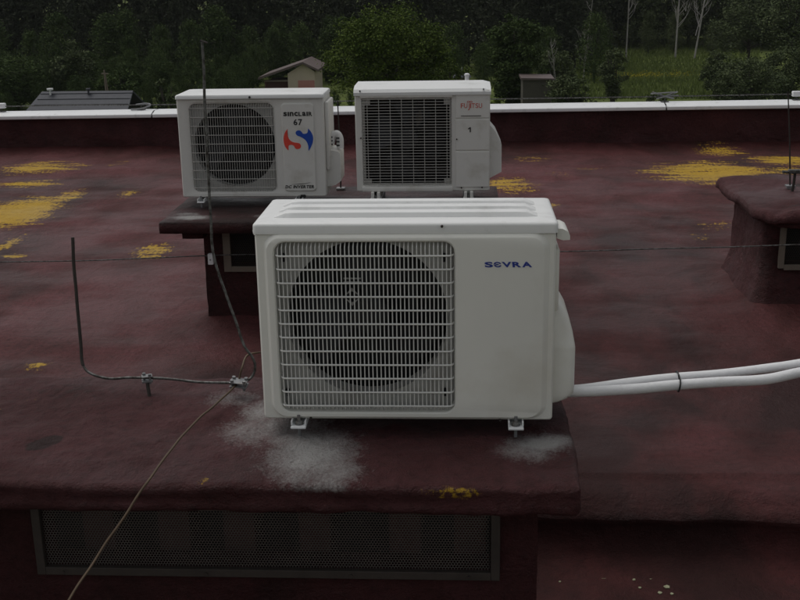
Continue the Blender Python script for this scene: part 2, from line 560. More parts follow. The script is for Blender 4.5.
# lower roof and rolled lip profile rows first
for row in range(8):
    for x in XS:
        if row == 0: p = (x, 0.9, -0.25 + 0.008 * noise.noise(Vector((x, 0.9, 2))))
        elif row == 1: p = (x, 2.9, -0.245 + 0.01 * noise.noise(Vector((x * 1.4, 2.9, 2))))
        elif row == 2: p = (x, YL - 0.17, -0.245 + 0.01 * noise.noise(Vector((x * 1.4, 3.4, 2))))
        elif row == 3: p = (x, YL - 0.10, -0.232)
        elif row == 4: p = (x, YL - 0.045 + lipy(x) * 0.5, -0.20)
        elif row == 5: p = (x, YL - 0.015 + lipy(x) * 0.6, -0.125)
        elif row == 6: p = (x, YL - 0.028 + lipy(x), -0.10)
        else: p = (x, YL - 0.04 + lipy(x), -0.075)
        verts.append(Vector(p))
for y in YS:
    for x in XS:
        yy = y + lipy(x) * max(0, 1 - (y - YL) / 0.2)
        verts.append(Vector((x, yy, roof_z(x, y))))
ny = len(YS) + 8
for j in range(ny - 1):
    for i in range(nx - 1):
        a = j * nx + i
        faces.append((a, a + 1, a + nx + 1, a + nx))
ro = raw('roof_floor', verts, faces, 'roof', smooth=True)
tag(ro, kind='structure')
for nm, fn in (('lichen', lambda p: lichf(p) if p.y > YL else 0.0), ('soot_shade', drkf), ('pale', lambda p: palef(p) - 0.55 * max(0, min(1, (5.6 - p.y) / 2)) * (1 if p.x > 0 else 0.4))):
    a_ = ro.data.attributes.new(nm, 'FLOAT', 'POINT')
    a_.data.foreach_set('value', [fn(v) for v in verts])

# building volume below the roof
bm = bmesh.new()
box(bm, -8, 6.8, -3, YP + 0.20, -10, -0.32)
tag(obj('building_block', bm, 'facade'), kind='structure')

# parapet
def zc(x): return 0.0044 * (x + 5.0)
par = thing('parapet_wall', 'low red painted parapet with white metal coping along the far roof edge', 'wall', (0, YP, 0))
verts, faces = [], []
n = 220
for i in range(n + 1):
    x = -8 + 14.8 * i / n
    for k in range(13):
        z = -0.1 + 0.48 * k / 12
        yy = 0.0 if k < 12 else 0.0
        w = 0.010 * fbm((x * 1.2, z * 3, 4), 1.5) - 0.004
        verts.append((x, w + yy, z + (zc(x) if k == 12 else 0)))
    verts.append((x, 0.20, 0.372 + zc(x))); verts.append((x, 0.20, -0.4))
for i in range(n):
    for k in range(14):
        a = i * 15 + k
        faces.append((a, a + 15, a + 16, a + 1))
w = raw('wall', verts, faces, 'shaft', par, smooth=True)
sm = mask_fn(spots([], 0)); 
a_ = w.data.attributes.new('soot_shade', 'FLOAT', 'POINT')
a_.data.foreach_set('value', [max(0, 0.45 * noise.noise(Vector((v[0] * 1.1, 0, 9))) + 0.22 * noise.noise(Vector((v[0] * 5, v[2] * 6, 9))) + 0.18) for v in verts])
# coping in sheet lengths with folded drip edges
x = -8.0
joints = [-8.0, -5.9, -3.3, -0.65, 2.1, 4.6, 6.8]
for a, b in zip(joints[:-1], joints[1:]):
    bm = bmesh.new()
    g = 0.008
    for (xa, xb) in ((a + g, b - g),):
        prof = [(-0.050, 0.360), (-0.055, 0.366), (-0.055, 0.392), (-0.050, 0.398), (0.035, 0.418), (0.08, 0.424), (0.22, 0.420), (0.226, 0.414), (0.226, 0.352), (0.218, 0.352), (0.10, 0.385), (-0.03, 0.385)]
        A = [bm.verts.new((xa, p[0], p[1] + zc(xa))) for p in prof]
        B = [bm.verts.new((xb, p[0], p[1] + zc(xb))) for p in prof]
        for i in range(len(prof)):
            j = (i + 1) % len(prof)
            bm.faces.new((A[i], A[j], B[j], B[i]))
        bm.faces.new(A); bm.faces.new(B)
    obj('coping', bm, 'coping', par)
bm = bmesh.new()
for jx in joints[1:-1]:
    box(bm, jx - 0.012, jx + 0.012, 0.03, 0.21, 0.36 + zc(jx), 0.414 + zc(jx))
obj('coping_joint', bm, 'black', par)

# lightning wire along the coping, with its holders
wire_z = lambda x: at(400 + 0, 0, Y=YP).z
bm = bmesh.new()
pts = [at(px, py, Y=YP + 0.12) for px, py in ((-120, 108), (0, 106.5), (80, 105), (140, 105), (200, 104), (350, 101), (500, 99), (600, 97.5), (665, 96.5), (800, 94), (900, 92.5))]
tube(bm, smooth_path(pts, 6), 0.006, 6)
tag(obj('lightning_wire', bm, 'rope', smooth=True), 'thin grey lightning wire strung just above the white coping', 'wire')


def holder(p, kind, label):
    t = thing('wire_holder', label, 'bracket', (p.x, p.y, 0.423 + zc(p.x)), group='wire holders on the white coping')
    top = p.z - (0.423 + zc(p.x))
    bm = bmesh.new(); box(bm, -0.04, 0.04, -0.03, 0.03, 0, 0.008, 0.002)
    tube(bm, [(0, 0, 0.0), (0, 0, top)], 0.007, 6)
    obj('base', bm, 'rope', t)
    bm = bmesh.new()
    if kind == 'cross':
        for s in (-1, 1):
            tube(bm, [(-0.13 * s, 0.02, top + 0.045), (0, 0, top), (0.09 * s, -0.02, top - 0.02)], 0.009, 6)
        tube(bm, [(-0.15, 0, top + 0.03), (0.13, 0, top + 0.045)], 0.008, 6)
        tube(bm, [(0.0, 0, top + 0.0), (0.14, 0.0, top + 0.01)], 0.008, 6)
        obj('clamp', bm, 'galv', t)
    elif kind == 'loop':
        tube(bm, smooth_path([(-0.10, -0.05, 0.012), (0.02, -0.04, 0.02), (0.10, 0, 0.05), (0.05, 0.03, top + 0.01), (-0.06, 0.02, top)], 6), 0.010, 6)
        obj('clamp', bm, 'galv', t)
    else:
        box(bm, -0.05, 0.05, -0.03, 0.03, top - 0.025, top + 0.03, 0.01)
        obj('clamp', bm, 'coping', t)


holder(at(141, 105, Y=YP + 0.12), 'loop', 'grey bent wire holder left of the dark metal rooftop, on the coping')
holder(at(665, 96.5, Y=YP + 0.12), 'cross', 'pale crossed wire clamp on the coping in front of the meadow')
holder(at(797, 94, Y=YP + 0.12), 'block', 'white block clamp on the coping at the right edge above the chimney')
holder(at(1, 106, Y=YP + 0.12), 'block', 'white block clamp on the coping at the far left edge')


# ------------------------------------------------------------------ ventilation shafts
def hexmesh(name, x0, x1, z0, z1, y, pitch, bar, parent, m='mesh'):
    """perforated sheet: hexagon lattice of flat bars"""
    verts, faces = [], []
    R_ = pitch / math.sqrt(3)
    ri = R_ - bar
    row = 0; z = z0
    key = {}
    while z < z1:
        x = x0 + (pitch / 2 if row % 2 else 0)
        while x < x1:
            o_, i_ = [], []
            for k in range(6):
                a = R(60 * k + 30)
                ox, oz = x + R_ * math.cos(a), z + R_ * math.sin(a)
                kk = (round(ox / pitch * 4), round(oz / pitch * 4))
                if kk not in key:
                    key[kk] = len(verts); verts.append((ox, y, oz))
                o_.append(key[kk])
                i_.append(len(verts)); verts.append((x + ri * math.cos(a), y, z + ri * math.sin(a)))
            for k in range(6):
                j = (k + 1) % 6
                faces.append((o_[k], o_[j], i_[j], i_[k]))
            x += pitch
        z += R_ * 1.5; row += 1
    o = raw(name, verts, faces, m, parent)
    s = o.modifiers.new('thickness', 'SOLIDIFY'); s.thickness = 0.0015
    return o


def shaft_walls(name, X0, X1, Y0, Y1, Z0, Z1, hole, parent, res=0.04, flare=0.0, amp=0.004, m='shaft', masks=None, rc=0.0):
    """four rendered walls; the front one has a rectangular opening with reveals"""
    verts, faces, idx = [], [], {}
    hx0, hx1, hz0, hz1 = hole
    def axis(a, b, cuts):
        c = sorted([a, b] + [k for k in cuts if a < k < b]); out = [c[0]]
        for p, q in zip(c[:-1], c[1:]):
            n_ = max(1, int(round((q - p) / res)))
            out += [p + (q - p) * (i + 1) / n_ for i in range(n_)]
        return out
    xs = axis(X0, X1, (hx0, hx1)); zs = axis(Z0, Z1, (hz0, hz1)); ys = axis(Y0, Y1, ())
    def V(x, y, z):
        k = (round(x, 4), round(y, 4), round(z, 4))
        if k not in idx:
            idx[k] = len(verts)
            t = max(0, 1 - (z - Z0) / 0.28) if flare else 0
            fl = flare * t ** 2
            px = x + (fl if x == X1 else -fl if x == X0 else 0)
            py = y + (-fl if y == Y0 else fl if y == Y1 else 0)
            d = fbm((x, y, z), 5, 4) * amp * 1.6 + fbm((x, y, z), 22, 2) * amp * 0.5
            dx = (-d if x == X0 else d if x == X1 else 0); dy = (-d if y == Y0 else d if y == Y1 else 0)
            P_ = Vector((px + dx, py + dy, z))
            if rc:
                qx = min(max(P_.x, X0 - fl + rc), X1 + fl - rc); qy = min(max(P_.y, Y0 - fl + rc), Y1 + fl - rc)
                v_ = Vector((P_.x - qx, P_.y - qy))
                if abs(v_.x) > 1e-6 and abs(v_.y) > 1e-6:
                    L_ = max(abs(v_.x), abs(v_.y)); v_ = v_.normalized() * L_
                    P_.x, P_.y = qx + v_.x, qy + v_.y
            verts.append(P_)
        return idx[k]
    e = 1e-5
    for a, b in zip(xs[:-1], xs[1:]):
        for c, d in zip(zs[:-1], zs[1:]):
            inside = a >= hx0 - e and b <= hx1 + e and c >= hz0 - e and d <= hz1 + e
            if not inside: faces.append((V(a, Y0, c), V(b, Y0, c), V(b, Y0, d), V(a, Y0, d)))
            faces.append((V(a, Y1, c), V(a, Y1, d), V(b, Y1, d), V(b, Y1, c)))
    for a, b in zip(ys[:-1], ys[1:]):
        for c, d in zip(zs[:-1], zs[1:]):
            faces.append((V(X0, a, c), V(X0, a, d), V(X0, b, d), V(X0, b, c)))
            faces.append((V(X1, a, c), V(X1, b, c), V(X1, b, d), V(X1, a, d)))
    # reveals
    dp = 0.09
    k = len(verts)
    for (x, z) in ((hx0, hz0), (hx1, hz0), (hx1, hz1), (hx0, hz1)):
        verts.append(Vector((x, Y0 + 0.001, z))); verts.append(Vector((x, Y0 + dp, z)))
    for i in range(4):
        j = (i + 1) % 4
        faces.append((k + 2 * i, k + 2 * j, k + 2 * j + 1, k + 2 * i + 1))
    o = raw(name, verts, faces, m, parent, smooth=True)
    o.data.set_sharp_from_angle(angle=R(40))
    for nm, fn in (masks or {}).items():
        a_ = o.data.attributes.new(nm, 'FLOAT', 'POINT'); a_.data.foreach_set('value', [fn(v) for v in verts])
    return o


# --- front shaft (carries the large unit)
SZ = 0.585
fs = thing('ventilation_shaft', 'wide red rendered shaft in the foreground with a perforated vent, under the largest unit', 'shaft', (0, 0, 0), group=None)
FX0, FX1 = -2.4, 0.20
FY0 = 2.68
h = (at(44, 540, Y=FY0).x, at(491, 540, Y=FY0).x, at(300, 568, Y=FY0).z, 0.50)
shaft_walls('wall', FX0, FX1, FY0, 3.22, -0.26, 0.515, h, fs, masks={'soot_shade': lambda p: 0.22 + 0.2 * noise.noise(Vector((p.x * 3, p.z * 5, 1))) + (0.25 if p.z > 0.46 else 0)})  # upper band darkened: shade under the slab lip painted in
cem = mask_fn(spots([(312, 452, 40, 24, 1.0), (300, 438, 30, 10, 0.9), (335, 468, 26, 14, 0.7), (262, 412, 20, 12, 0.8), (540, 443, 28, 8, 1.15), (525, 450, 30, 9, 0.7), (250, 430, 30, 14, 0.6), (285, 425, 40, 16, 0.75), (325, 470, 22, 18, 0.7), (235, 400, 30, 8, 0.5), (330, 480, 20, 8, 0.6)], SZ))
sli = mask_fn(spots([(180, 486, 34, 4, 0.7), (205, 475, 10, 4, 0.8), (458, 485.5, 46, 4, 0.66), (235, 486, 30, 3, 0.75), (500, 492, 20, 2, 0.5), (5, 405, 12, 6, 0.5), (30, 400, 14, 4, 0.45), (75, 385, 20, 4, 0.35)], SZ))
sso = mask_fn(spots([(38, 445, 9, 3.5, 2.2), (51, 440, 8, 3.5, 2.4), (250, 470, 200, 10, 0.25), (70, 392, 60, 8, 0.45), (60, 415, 50, 10, 0.30), (410, 432, 150, 10, 0.35), (150, 405, 10, 4, 0.4)], SZ))  # dark blots, and darker strips along the unit's foot and slab's back


def slab_warp(p):
    # top crowned and sagging at the front edge
    q = p.copy()
    if p.z > 0.55: q.z += 0.010 * noise.noise(Vector((p.x * 1.7, p.y * 2.0, 2))) + 0.005 * noise.noise(Vector((p.x * 9, p.y * 9, 4)))
    q.y += 0.010 * noise.noise(Vector((p.x * 2.2, 0, p.z * 4))) * (1 if p.y < 2.8 else 0.3)
    q.z -= 0.012 * max(0, (2.72 - p.y) / 0.15)
    if p.y < 2.60:
        q.y += 0.010 * math.exp(-((p.z - 0.548 - 0.008 * noise.noise(Vector((p.x * 3, 0, 0)))) / 0.007) ** 2)
    return q


gridbox('cap_slab', -2.55, 0.30, 2.555, 3.30, 0.503, SZ, 'shaft', fs, res=0.0125, rad=0.016, amp=0.008, nscale=11, warp=slab_warp,
        masks={'cement': lambda p: cem(p) if p.z > 0.55 else 0, 'lichen': lambda p: sli(p) if p.z > 0.53 else 0, 'soot_shade': lambda p: sso(p) if p.z > 0.56 else 0.18,
               'pale': lambda p: 0.35 + 0.4 * noise.noise(Vector((p.x * 2, p.y * 3, 8)))})
# vent
bm = bmesh.new()
fw = 0.024
for (a, b, c, d) in ((h[0] - fw, h[0], h[2] - fw, h[3]), (h[1], h[1] + fw, h[2] - fw, h[3]), (h[0], h[1], h[2] - fw, h[2]), (h[0], h[1], h[3] - 0.012, h[3])):
    box(bm, a, b, FY0 - 0.014, FY0 + 0.002, c, d, 0.002)
vf = obj('vent_frame', bm, 'frame', fs)
hexmesh('vent_mesh', h[0] + 0.003, h[1] - 0.003, h[2] + 0.003, h[3] - 0.014, FY0 + 0.002, 0.0082, 0.0011, fs)
for x in (h[0] + 0.05, h[0] + 0.45, h[0] + 0.85, h[1] - 0.06):
    bm = bmesh.new(); tube(bm, [(x, FY0 - 0.019, h[2] - 0.012), (x, FY0 - 0.012, h[2] - 0.012)], 0.004, 6)
    obj('rivet', bm, 'frame', fs)
for cx in (100, 175, 240, 315, 405, 470):
    x = at(cx, 540, Y=FY0 + 0.1).x
    bm = bmesh.new(); box(bm, x - 0.045, x + 0.045, FY0 + 0.10, FY0 + 0.24, -0.1, 0.5, 0.004)
    obj('brick_pier', bm, 'brick', fs)
bm = bmesh.new(); box(bm, FX0 + 0.05, FX1 - 0.05, FY0 + 0.25, FY0 + 0.3, -0.2, 0.5)
obj('dark_backing', bm, 'black', fs)  # black sheet standing in for the unlit inside of the shaft

# --- rear shaft (carries the two smaller units)
rs = thing('ventilation_shaft', 'low dark shaft with an overhanging slab carrying the two smaller units', 'shaft', (0, 0, 0))
RY0 = 5.72
p0 = at(230, 237, Y=RY0); p1 = at(256, 266, Y=RY0)
h = (p0.x, p0.x + 1.2, at(240, 266, Y=RY0).z, 0.50)
shaft_walls('wall', -1.39, 0.10, RY0, 6.35, -0.03, 0.53, h, rs, masks={'soot_shade': lambda p: 0.42 + 0.3 * noise.noise(Vector((p.x * 3, p.z * 5, 1)))})
gridbox('cap_slab', -1.575, 0.20, 5.53, 6.50, 0.535, 0.596, 'shaft', rs, res=0.03, rad=0.008, amp=0.003, nscale=9,
        masks={'soot_shade': lambda p: 0.55 + 0.5 * noise.noise(Vector((p.x * 3, p.y * 5, 1))) if p.z > 0.58 else 0.08, 'cement': mask_fn([(-1.43, 5.66, 0.09, 0.05, 1.2, 0), (-1.47, 5.74, 0.06, 0.03, 0.8, 0), (-1.0, 5.68, 0.12, 0.05, 0.55, 0)]),
               'lichen': mask_fn([(-1.0, 5.70, 0.08, 0.04, 0.4, 0), (-0.8, 5.8, 0.2, 0.1, 0.3, 0)]), 'pale': lambda p: -0.2})
gridbox('slab_support', -1.475, -1.36, 5.60, 6.30, 0.49, 0.533, 'shaft', rs, res=0.03, rad=0.006, amp=0.004)
bm = bmesh.new()
box(bm, h[0] - 0.04, h[0], RY0 - 0.012, RY0 + 0.01, h[2] - 0.03, h[3], 0.002)
box(bm, h[1], h[1] + 0.04, RY0 - 0.012, RY0 + 0.01, h[2] - 0.03, h[3], 0.002)
box(bm, h[0], h[1], RY0 - 0.012, RY0 + 0.01, h[2] - 0.03, h[2], 0.002)
obj('vent_frame', bm, 'woodwall', rs)
hexmesh('vent_mesh', h[0] + 0.003, h[1] - 0.003, h[2] + 0.003, h[3] - 0.004, RY0 + 0.006, 0.012, 0.0012, rs, 'frame')
bm = bmesh.new(); box(bm, -1.34, 0.06, RY0 + 0.30, RY0 + 0.34, -0.02, 0.52); obj('dark_backing', bm, 'black', rs)  # black sheet in place of the shaded depth behind the mesh

# --- right shaft
ch = thing('ventilation_shaft', 'red rendered chimney shaft with a thick rounded cap at the right edge', 'shaft', (0, 0, 0))
CY0 = 5.95
CX0 = 1.625
p = at(785, 240, Y=CY0)
h = (p.x, p.x + 0.5, at(785, 264, Y=CY0).z, 0.47)
shaft_walls('wall', CX0, 3.25, CY0, 6.70, -0.02, 0.505, h, ch, res=0.02, flare=0.07, amp=0.010, rc=0.07,
            masks={'soot_shade': lambda p: (0.25 if p.y > CY0 + 0.02 else 0.35) + 0.35 * noise.noise(Vector((p.x * 4, p.y * 4, p.z * 5))), 'pale': lambda p: 0.5 if p.y > CY0 + 0.03 else -0.2})  # side walls paler, front darker: fall of light painted into the colour
cso = mask_fn([(1.86, 5.93, 0.18, 0.03, 0.8, 0), (2.0, 6.55, 0.12, 0.06, 0.9, 0)])
def cap_warp(p):
    # rounded plan corners
    q = p.copy()
    r = 0.26
    cx, cy = 1.56 + r, 5.76 + r
    if q.x < cx and q.y < cy:
        d = Vector((q.x - cx, q.y - cy)); L = max(abs(d.x), abs(d.y))
        if d.length > 1e-6:
            d = d.normalized() * L; q.x, q.y = cx + d.x, cy + d.y
    q.z += 0.020 * noise.noise(Vector((p.x * 3, p.y * 3, 2))) + 0.006 * noise.noise(Vector((p.x * 12, p.y * 12, 2)))
    q.z -= 0.02 * max(0, (1.8 - p.x) / 0.25) * (1 if p.z > 0.53 else 0.3)
    return q
gridbox('cap_slab', 1.555, 3.4, 5.755, 6.85, 0.508, 0.585, 'shaft', ch, res=0.025, rad=0.028, amp=0.008, nscale=9, warp=cap_warp,
        masks={'soot_shade': cso, 'lichen': mask_fn([(1.84, 5.82, 0.05, 0.02, 0.75, 0), (1.74, 5.84, 0.06, 0.02, 0.5, 0)]), 'pale': lambda p: 0.45})
# rolled felt edge under the cap
bm = bmesh.new()
pts = []
for (x, y) in ((1.60, 6.80), (1.60, 6.3), (1.60, 6.06), (1.64, 5.92), (1.71, 5.84), (1.85, 5.79), (2.3, 5.79), (3.36, 5.79)):
    pts.append((x, y, 0.505 + 0.004 * noise.noise(Vector((x * 9, y * 9, 0)))))
tube(bm, smooth_path(pts, 8), lambda t: 0.019 + 0.005 * noise.noise(Vector((t * 40, 0, 0))), 8)
obj('cap_edge_roll', bm, 'shaft', ch, smooth=True)
bm = bmesh.new()
box(bm, h[0] - 0.03, h[0], CY0 - 0.022, CY0 + 0.01, h[2] - 0.02, h[3], 0.002)
box(bm, h[1], h[1] + 0.03, CY0 - 0.022, CY0 + 0.01, h[2] - 0.02, h[3], 0.002)
box(bm, h[0], h[1], CY0 - 0.022, CY0 + 0.01, h[2] - 0.03, h[2], 0.002)
obj('vent_frame', bm, 'woodwall', ch)
hexmesh('vent_mesh', h[0] + 0.003, h[1] - 0.003, h[2] + 0.003, h[3] - 0.004, CY0 + 0.006, 0.012, 0.0012, ch, 'frame')
bm = bmesh.new(); box(bm, 1.8, 3.2, CY0 + 0.30, CY0 + 0.34, -0.02, 0.5); obj('dark_backing', bm, 'black', ch)  # black sheet standing for the shade inside the chimney


# ------------------------------------------------------------------ air conditioners
def L(px, py, Y, org):
    p = at(px, py, Y=Y); return p.x - org[0], p.z - org[2]


def fan(parent, cx, cz, rad, y, blades=3):
    bm = bmesh.new()
    tube(bm, [(cx, y - 0.02, cz), (cx, y - 0.012, cz), (cx, y + 0.05, cz)], lambda t: rad * (0.22 if t < 0.3 else 0.27), 24)
    for b in range(blades):
        a0 = 2 * math.pi * b / blades + 0.5
        grid = []
        for i in range(7):
            t = i / 6; r = rad * (0.24 + 0.70 * t)
            rowv = []
            for k in range(8):
                s = k / 7
                wdt = 1.25 - 0.15 * t
                a = a0 + s * wdt + 0.35 * t
                rowv.append(bm.verts.new((cx + r * math.cos(a), y + 0.05 - 0.075 * s + 0.01 * t, cz + r * math.sin(a))))
            grid.append(rowv)
        for i in range(6):
            for k in range(7):
                bm.faces.new((grid[i][k], grid[i + 1][k], grid[i + 1][k + 1], grid[i][k + 1]))
    return obj('fan', bm, 'fan', parent, smooth=True)


def foot(parent, x, y0, y1, z, w=0.042, bolt=True, mat='coping'):
    """channel foot with an upturned tab, anchor bolt and nut"""
    bm = bmesh.new()
    box(bm, x - w / 2, x + w / 2, y0, y1, z, z + 0.006, 0.0015)
    box(bm, x - w / 2, x - w / 2 + 0.004, y0 + 0.01, y1, z + 0.007, z + 0.02, 0.001)
    box(bm, x + w / 2 - 0.004, x + w / 2, y0 + 0.01, y1, z + 0.007, z + 0.02, 0.001)
    f = obj('foot', bm, mat, parent)
    bm = bmesh.new()
    tube(bm, [(x, y0 + 0.022, z - 0.028), (x, y0 + 0.022, z + 0.034)], 0.0048, 10)
    tube(bm, [(x, y0 + 0.022, z + 0.008), (x, y0 + 0.022, z + 0.016)], 0.0100, 6)
    tube(bm, [(x, y0 + 0.022, z + 0.0065), (x, y0 + 0.022, z + 0.0078)], 0.0125, 16)
    obj('anchor_bolt', bm, 'galv', f, smooth=True)
    return f


# ===== large unit in front
AY = 2.85
org = (-0.555, AY, 0.632)
W, D, H = 0.80, 0.32, 0.558
u = thing('air_conditioner', 'large clean white outdoor unit with blue lettering, nearest the camera', 'air conditioner', org, group='outdoor units on the roof')
LZ = H - 0.027
g0 = L(274, 241.5, AY, org); g1 = L(455, 411, AY, org)
gx0, gx1, gz0, gz1 = g0[0], g1[0], g1[1], g0[1]
c0 = L(262.5, 232.3, AY, org); c1 = L(546, 418.5, AY, org)
cx0, cx1, cz0, cz1 = c0[0], c1[0], c1[1], c0[1]
bm = bmesh.new()
loft(bm, [(0, W, 0, LZ, 0.010, D), (0, W, 0, LZ, 0.010, 0.006), (0.005, W - 0.005, 0.005, LZ, 0.008, 0.0)], cap_first=True)
# front sheet: outer rim -> raised plateau -> grille mouth
loft(bm, [(0.005, W - 0.005, 0.005, LZ, 0.008, 0.0), (cx0, cx1, cz0, cz1, 0.045, 0.0), (cx0 + 0.002, cx1 - 0.003, cz0 + 0.002, cz1 - 0.002, 0.043, -0.002), (cx0 + 0.008, cx1 - 0.013, cz0 + 0.006, cz1 - 0.012, 0.038, -0.0115), (cx0 + 0.010, cx1 - 0.016, cz0 + 0.008, cz1 - 0.015, 0.036, -0.013)], n=8)
b_in = (cx0 + 0.010, cx1 - 0.016, cz0 + 0.008, cz1 - 0.015, 0.036, -0.013)
hole0 = (gx0 - 0.004, gx1 + 0.004, gz0 - 0.004, gz1 + 0.004, 0.034, -0.013)
loft(bm, [b_in, hole0, (gx0, gx1, gz0, gz1, 0.030, -0.009), (gx0 + 0.002, gx1 - 0.002, gz0 + 0.002, gz1 - 0.002, 0.028, 0.022)], n=8)
bmesh.ops.remove_doubles(bm, verts=bm.verts, dist=0.0002)
obj('body', bm, 'case', u, smooth=True, sharp=28)
# lid: folded lip, rounded shoulder, three pressed ribs
bm = bmesh.new()
e = 0.004
def lidloop(i, z, rx=0.012):
    x0, x1, y0, y1 = -e + i, W + e - i, -0.006 + i, D + e - i
    return [bm.verts.new((p[0], p[1], z)) for p in rr(x0, x1, y0, y1, max(0.004, rx - i * 0.3), 5)]
Ls = [lidloop(0.003, LZ - 0.002), lidloop(0, LZ), lidloop(0, LZ + 0.020), lidloop(0.001, LZ + 0.024), lidloop(0.004, LZ + 0.0275), lidloop(0.010, LZ + 0.0295), lidloop(0.022, LZ + 0.031), lidloop(0.030, LZ + 0.0315)]
for a, b in zip(Ls[:-1], Ls[1:]):
    for i in range(len(a)):
        j = (i + 1) % len(a); bm.faces.new((a[i], a[j], b[j], b[i]))
bm.faces.new(Ls[-1])
lid = obj('lid', bm, 'lid', u, smooth=True, sharp=40)
for yc in (0.075, 0.15, 0.225):
    bm = bmesh.new()
    nseg = 24
    rows = []
    xa, xb, hw, ht = 0.045, W - 0.045, 0.025, 0.013
    for i in range(nseg + 1):
        t = i / nseg; x = xa + (xb - xa) * t
        k = min(1, min(t, 1 - t) / 0.03)
        k = k * k * (3 - 2 * k)
        rows.append([bm.verts.new((x, yc + hw * s, LZ + 0.0312 + ht * k * min(1.0, max(0.0, (1.0 - abs(s)) / 0.22)) ** 0.9)) for s in (-1, -0.82, -0.76, -0.3, 0, 0.3, 0.76, 0.82, 1)])
    for a, b in zip(rows[:-1], rows[1:]):
        for i in range(8): bm.faces.new((a[i], a[i + 1], b[i + 1], b[i]))
    obj('lid_rib', bm, 'lid', lid, smooth=True, sharp=50)
# grille
bm = bmesh.new()
nb = 42
for i in range(nb):
    x = gx0 + 0.010 + (gx1 - gx0 - 0.020) * i / (nb - 1)
    edge = min(x - gx0, gx1 - x)
    cut = 0.0
    if edge < 0.03: cut = 0.03 - math.sqrt(max(0, 0.03 ** 2 - (0.03 - edge) ** 2))
    zb, zt = gz0 + cut + 0.003, gz1 - cut - 0.003
    tube(bm, [(x, 0.012, zb), (x, -0.002, zb + 0.002), (x, -0.0130, zb + 0.010), (x, -0.0140, zb + 0.022), (x, -0.0140, zt - 0.022), (x, -0.0130, zt - 0.010), (x, -0.002, zt - 0.002), (x, 0.012, zt)], 0.0017, 6)
for k in range(12):
    z = L(365, 254.5 + 13.55 * k, AY, org)[1]
    xa, xb = gx0 + 0.001, gx1 - 0.001
    tube(bm, [(xa, 0.010, z), (xa + 0.002, -0.004, z), (xa + 0.009, -0.0160, z), (xa + 0.02, -0.0175, z), (xb - 0.02, -0.0175, z), (xb - 0.009, -0.0160, z), (xb - 0.002, -0.004, z), (xb, 0.010, z)], 0.0026, 6)
obj('fan_grille', bm, 'grille', u, smooth=True)
fc = L(366, 323, AY, org)
bm = bmesh.new()
circ_hole_plate(bm, gx0 - 0.004, gx1 + 0.004, gz0 - 0.004, gz1 + 0.004, fc[0], fc[1], 0.222, 0.040, 0.06, 64)
obj('fan_shroud', bm, 'shroud', u)
f_ = fan(u, fc[0], fc[1], 0.215, 0.085)
bm = bmesh.new()
s0 = L(352, 297, AY + 0.05, org)
for (dx, dz, s) in ((0, 0.012, 1), (0, -0.012, -1)):
    prism(bm, [(s0[0] - 0.022, s0[1] + dz - 0.010 * s), (s0[0], s0[1] + dz + 0.014 * s), (s0[0] + 0.022, s0[1] + dz - 0.010 * s), (s0[0], s0[1] + dz + 0.004 * s)], 0.052, 0.053)
box(bm, s0[0] - 0.022, s0[0] + 0.026, 0.052, 0.053, s0[1] + 0.040, s0[1] + 0.044)
box(bm, s0[0] - 0.022, s0[0] + 0.026, 0.052, 0.053, s0[1] + 0.050, s0[1] + 0.054)
obj('sticker', bm, 'shroud', u)
bm = bmesh.new()
box(bm, gx0 - 0.01, gx1 + 0.01, 0.20, 0.21, gz0 - 0.01, gz1 + 0.01)
obj('condenser_coil', bm, 'fin', u)
bm = bmesh.new()
for x in [gx0 + 0.12, gx0 + 0.36]:
    box(bm, x - 0.012, x + 0.012, 0.165, 0.175, gz0, gz1)
obj('motor_bracket', bm, 'fan', u)
for (px, py) in ((281, 258), (444, 258), (286, 394), (445, 394)):
    q = L(px, py, AY, org)
    bm = bmesh.new()
    tube(bm, [(q[0], 0.034, q[1]), (q[0], 0.028, q[1])], 0.006, 10)
    box(bm, q[0] - 0.003, q[0] + 0.003, 0.0345, 0.0385, q[1] - 0.020, q[1] - 0.004)
    obj('screw', bm, 'black', u)
for (px, py) in ((442, 225.5), (311, 417.5), (500, 420)):
    q = L(px, py, AY, org)
    bm = bmesh.new()
    tube(bm, [(q[0], -0.0135 if py < 300 else -0.0022, q[1]), (q[0], 0.002, q[1])], 0.0035, 10)
    obj('screw', bm, 'frame', u)
# brand word
bm = bmesh.new()
a = L(485, 266, AY, org); b = L(532, 260.5, AY, org)
text_mesh(bm, 'SЄVRA', a[0], a[1], b[0] - a[0], b[1] - a[1], -0.0132, shear=-0.15, bold=0.035, gap=0.10, widths=[1.0, 0.9, 1.15, 1.05, 1.2])
obj('lettering', bm, 'blue', u)
# side handle, valve cover, knob
bm = bmesh.new()
prism(bm, [(W + 0.004, 0.535), (W + 0.018, 0.534), (W + 0.032, 0.527), (W + 0.038, 0.516), (W + 0.038, 0.504), (W + 0.02, 0.503), (W + 0.004, 0.508)], 0.03, 0.14)
hd = obj('side_handle', bm, 'case', u, smooth=True, sharp=50)
bm = bmesh.new()
prism(bm, [(-0.004, 0.535), (-0.012, 0.534), (-0.020, 0.527), (-0.024, 0.516), (-0.020, 0.503), (-0.004, 0.508)], 0.10, 0.25)
obj('side_handle', bm, 'case', u, smooth=True, sharp=50)
bm = bmesh.new(); box(bm, W, W + 0.014, 0.05, 0.28, 0.30, 0.475, 0.005)
obj('side_panel', bm, 'case', u, smooth=True)
t0 = L(561, 307, AY + 0.06, org); t1 = L(577, 402, AY + 0.06, org)
zt, zb = t0[1], t1[1]
bm = bmesh.new()
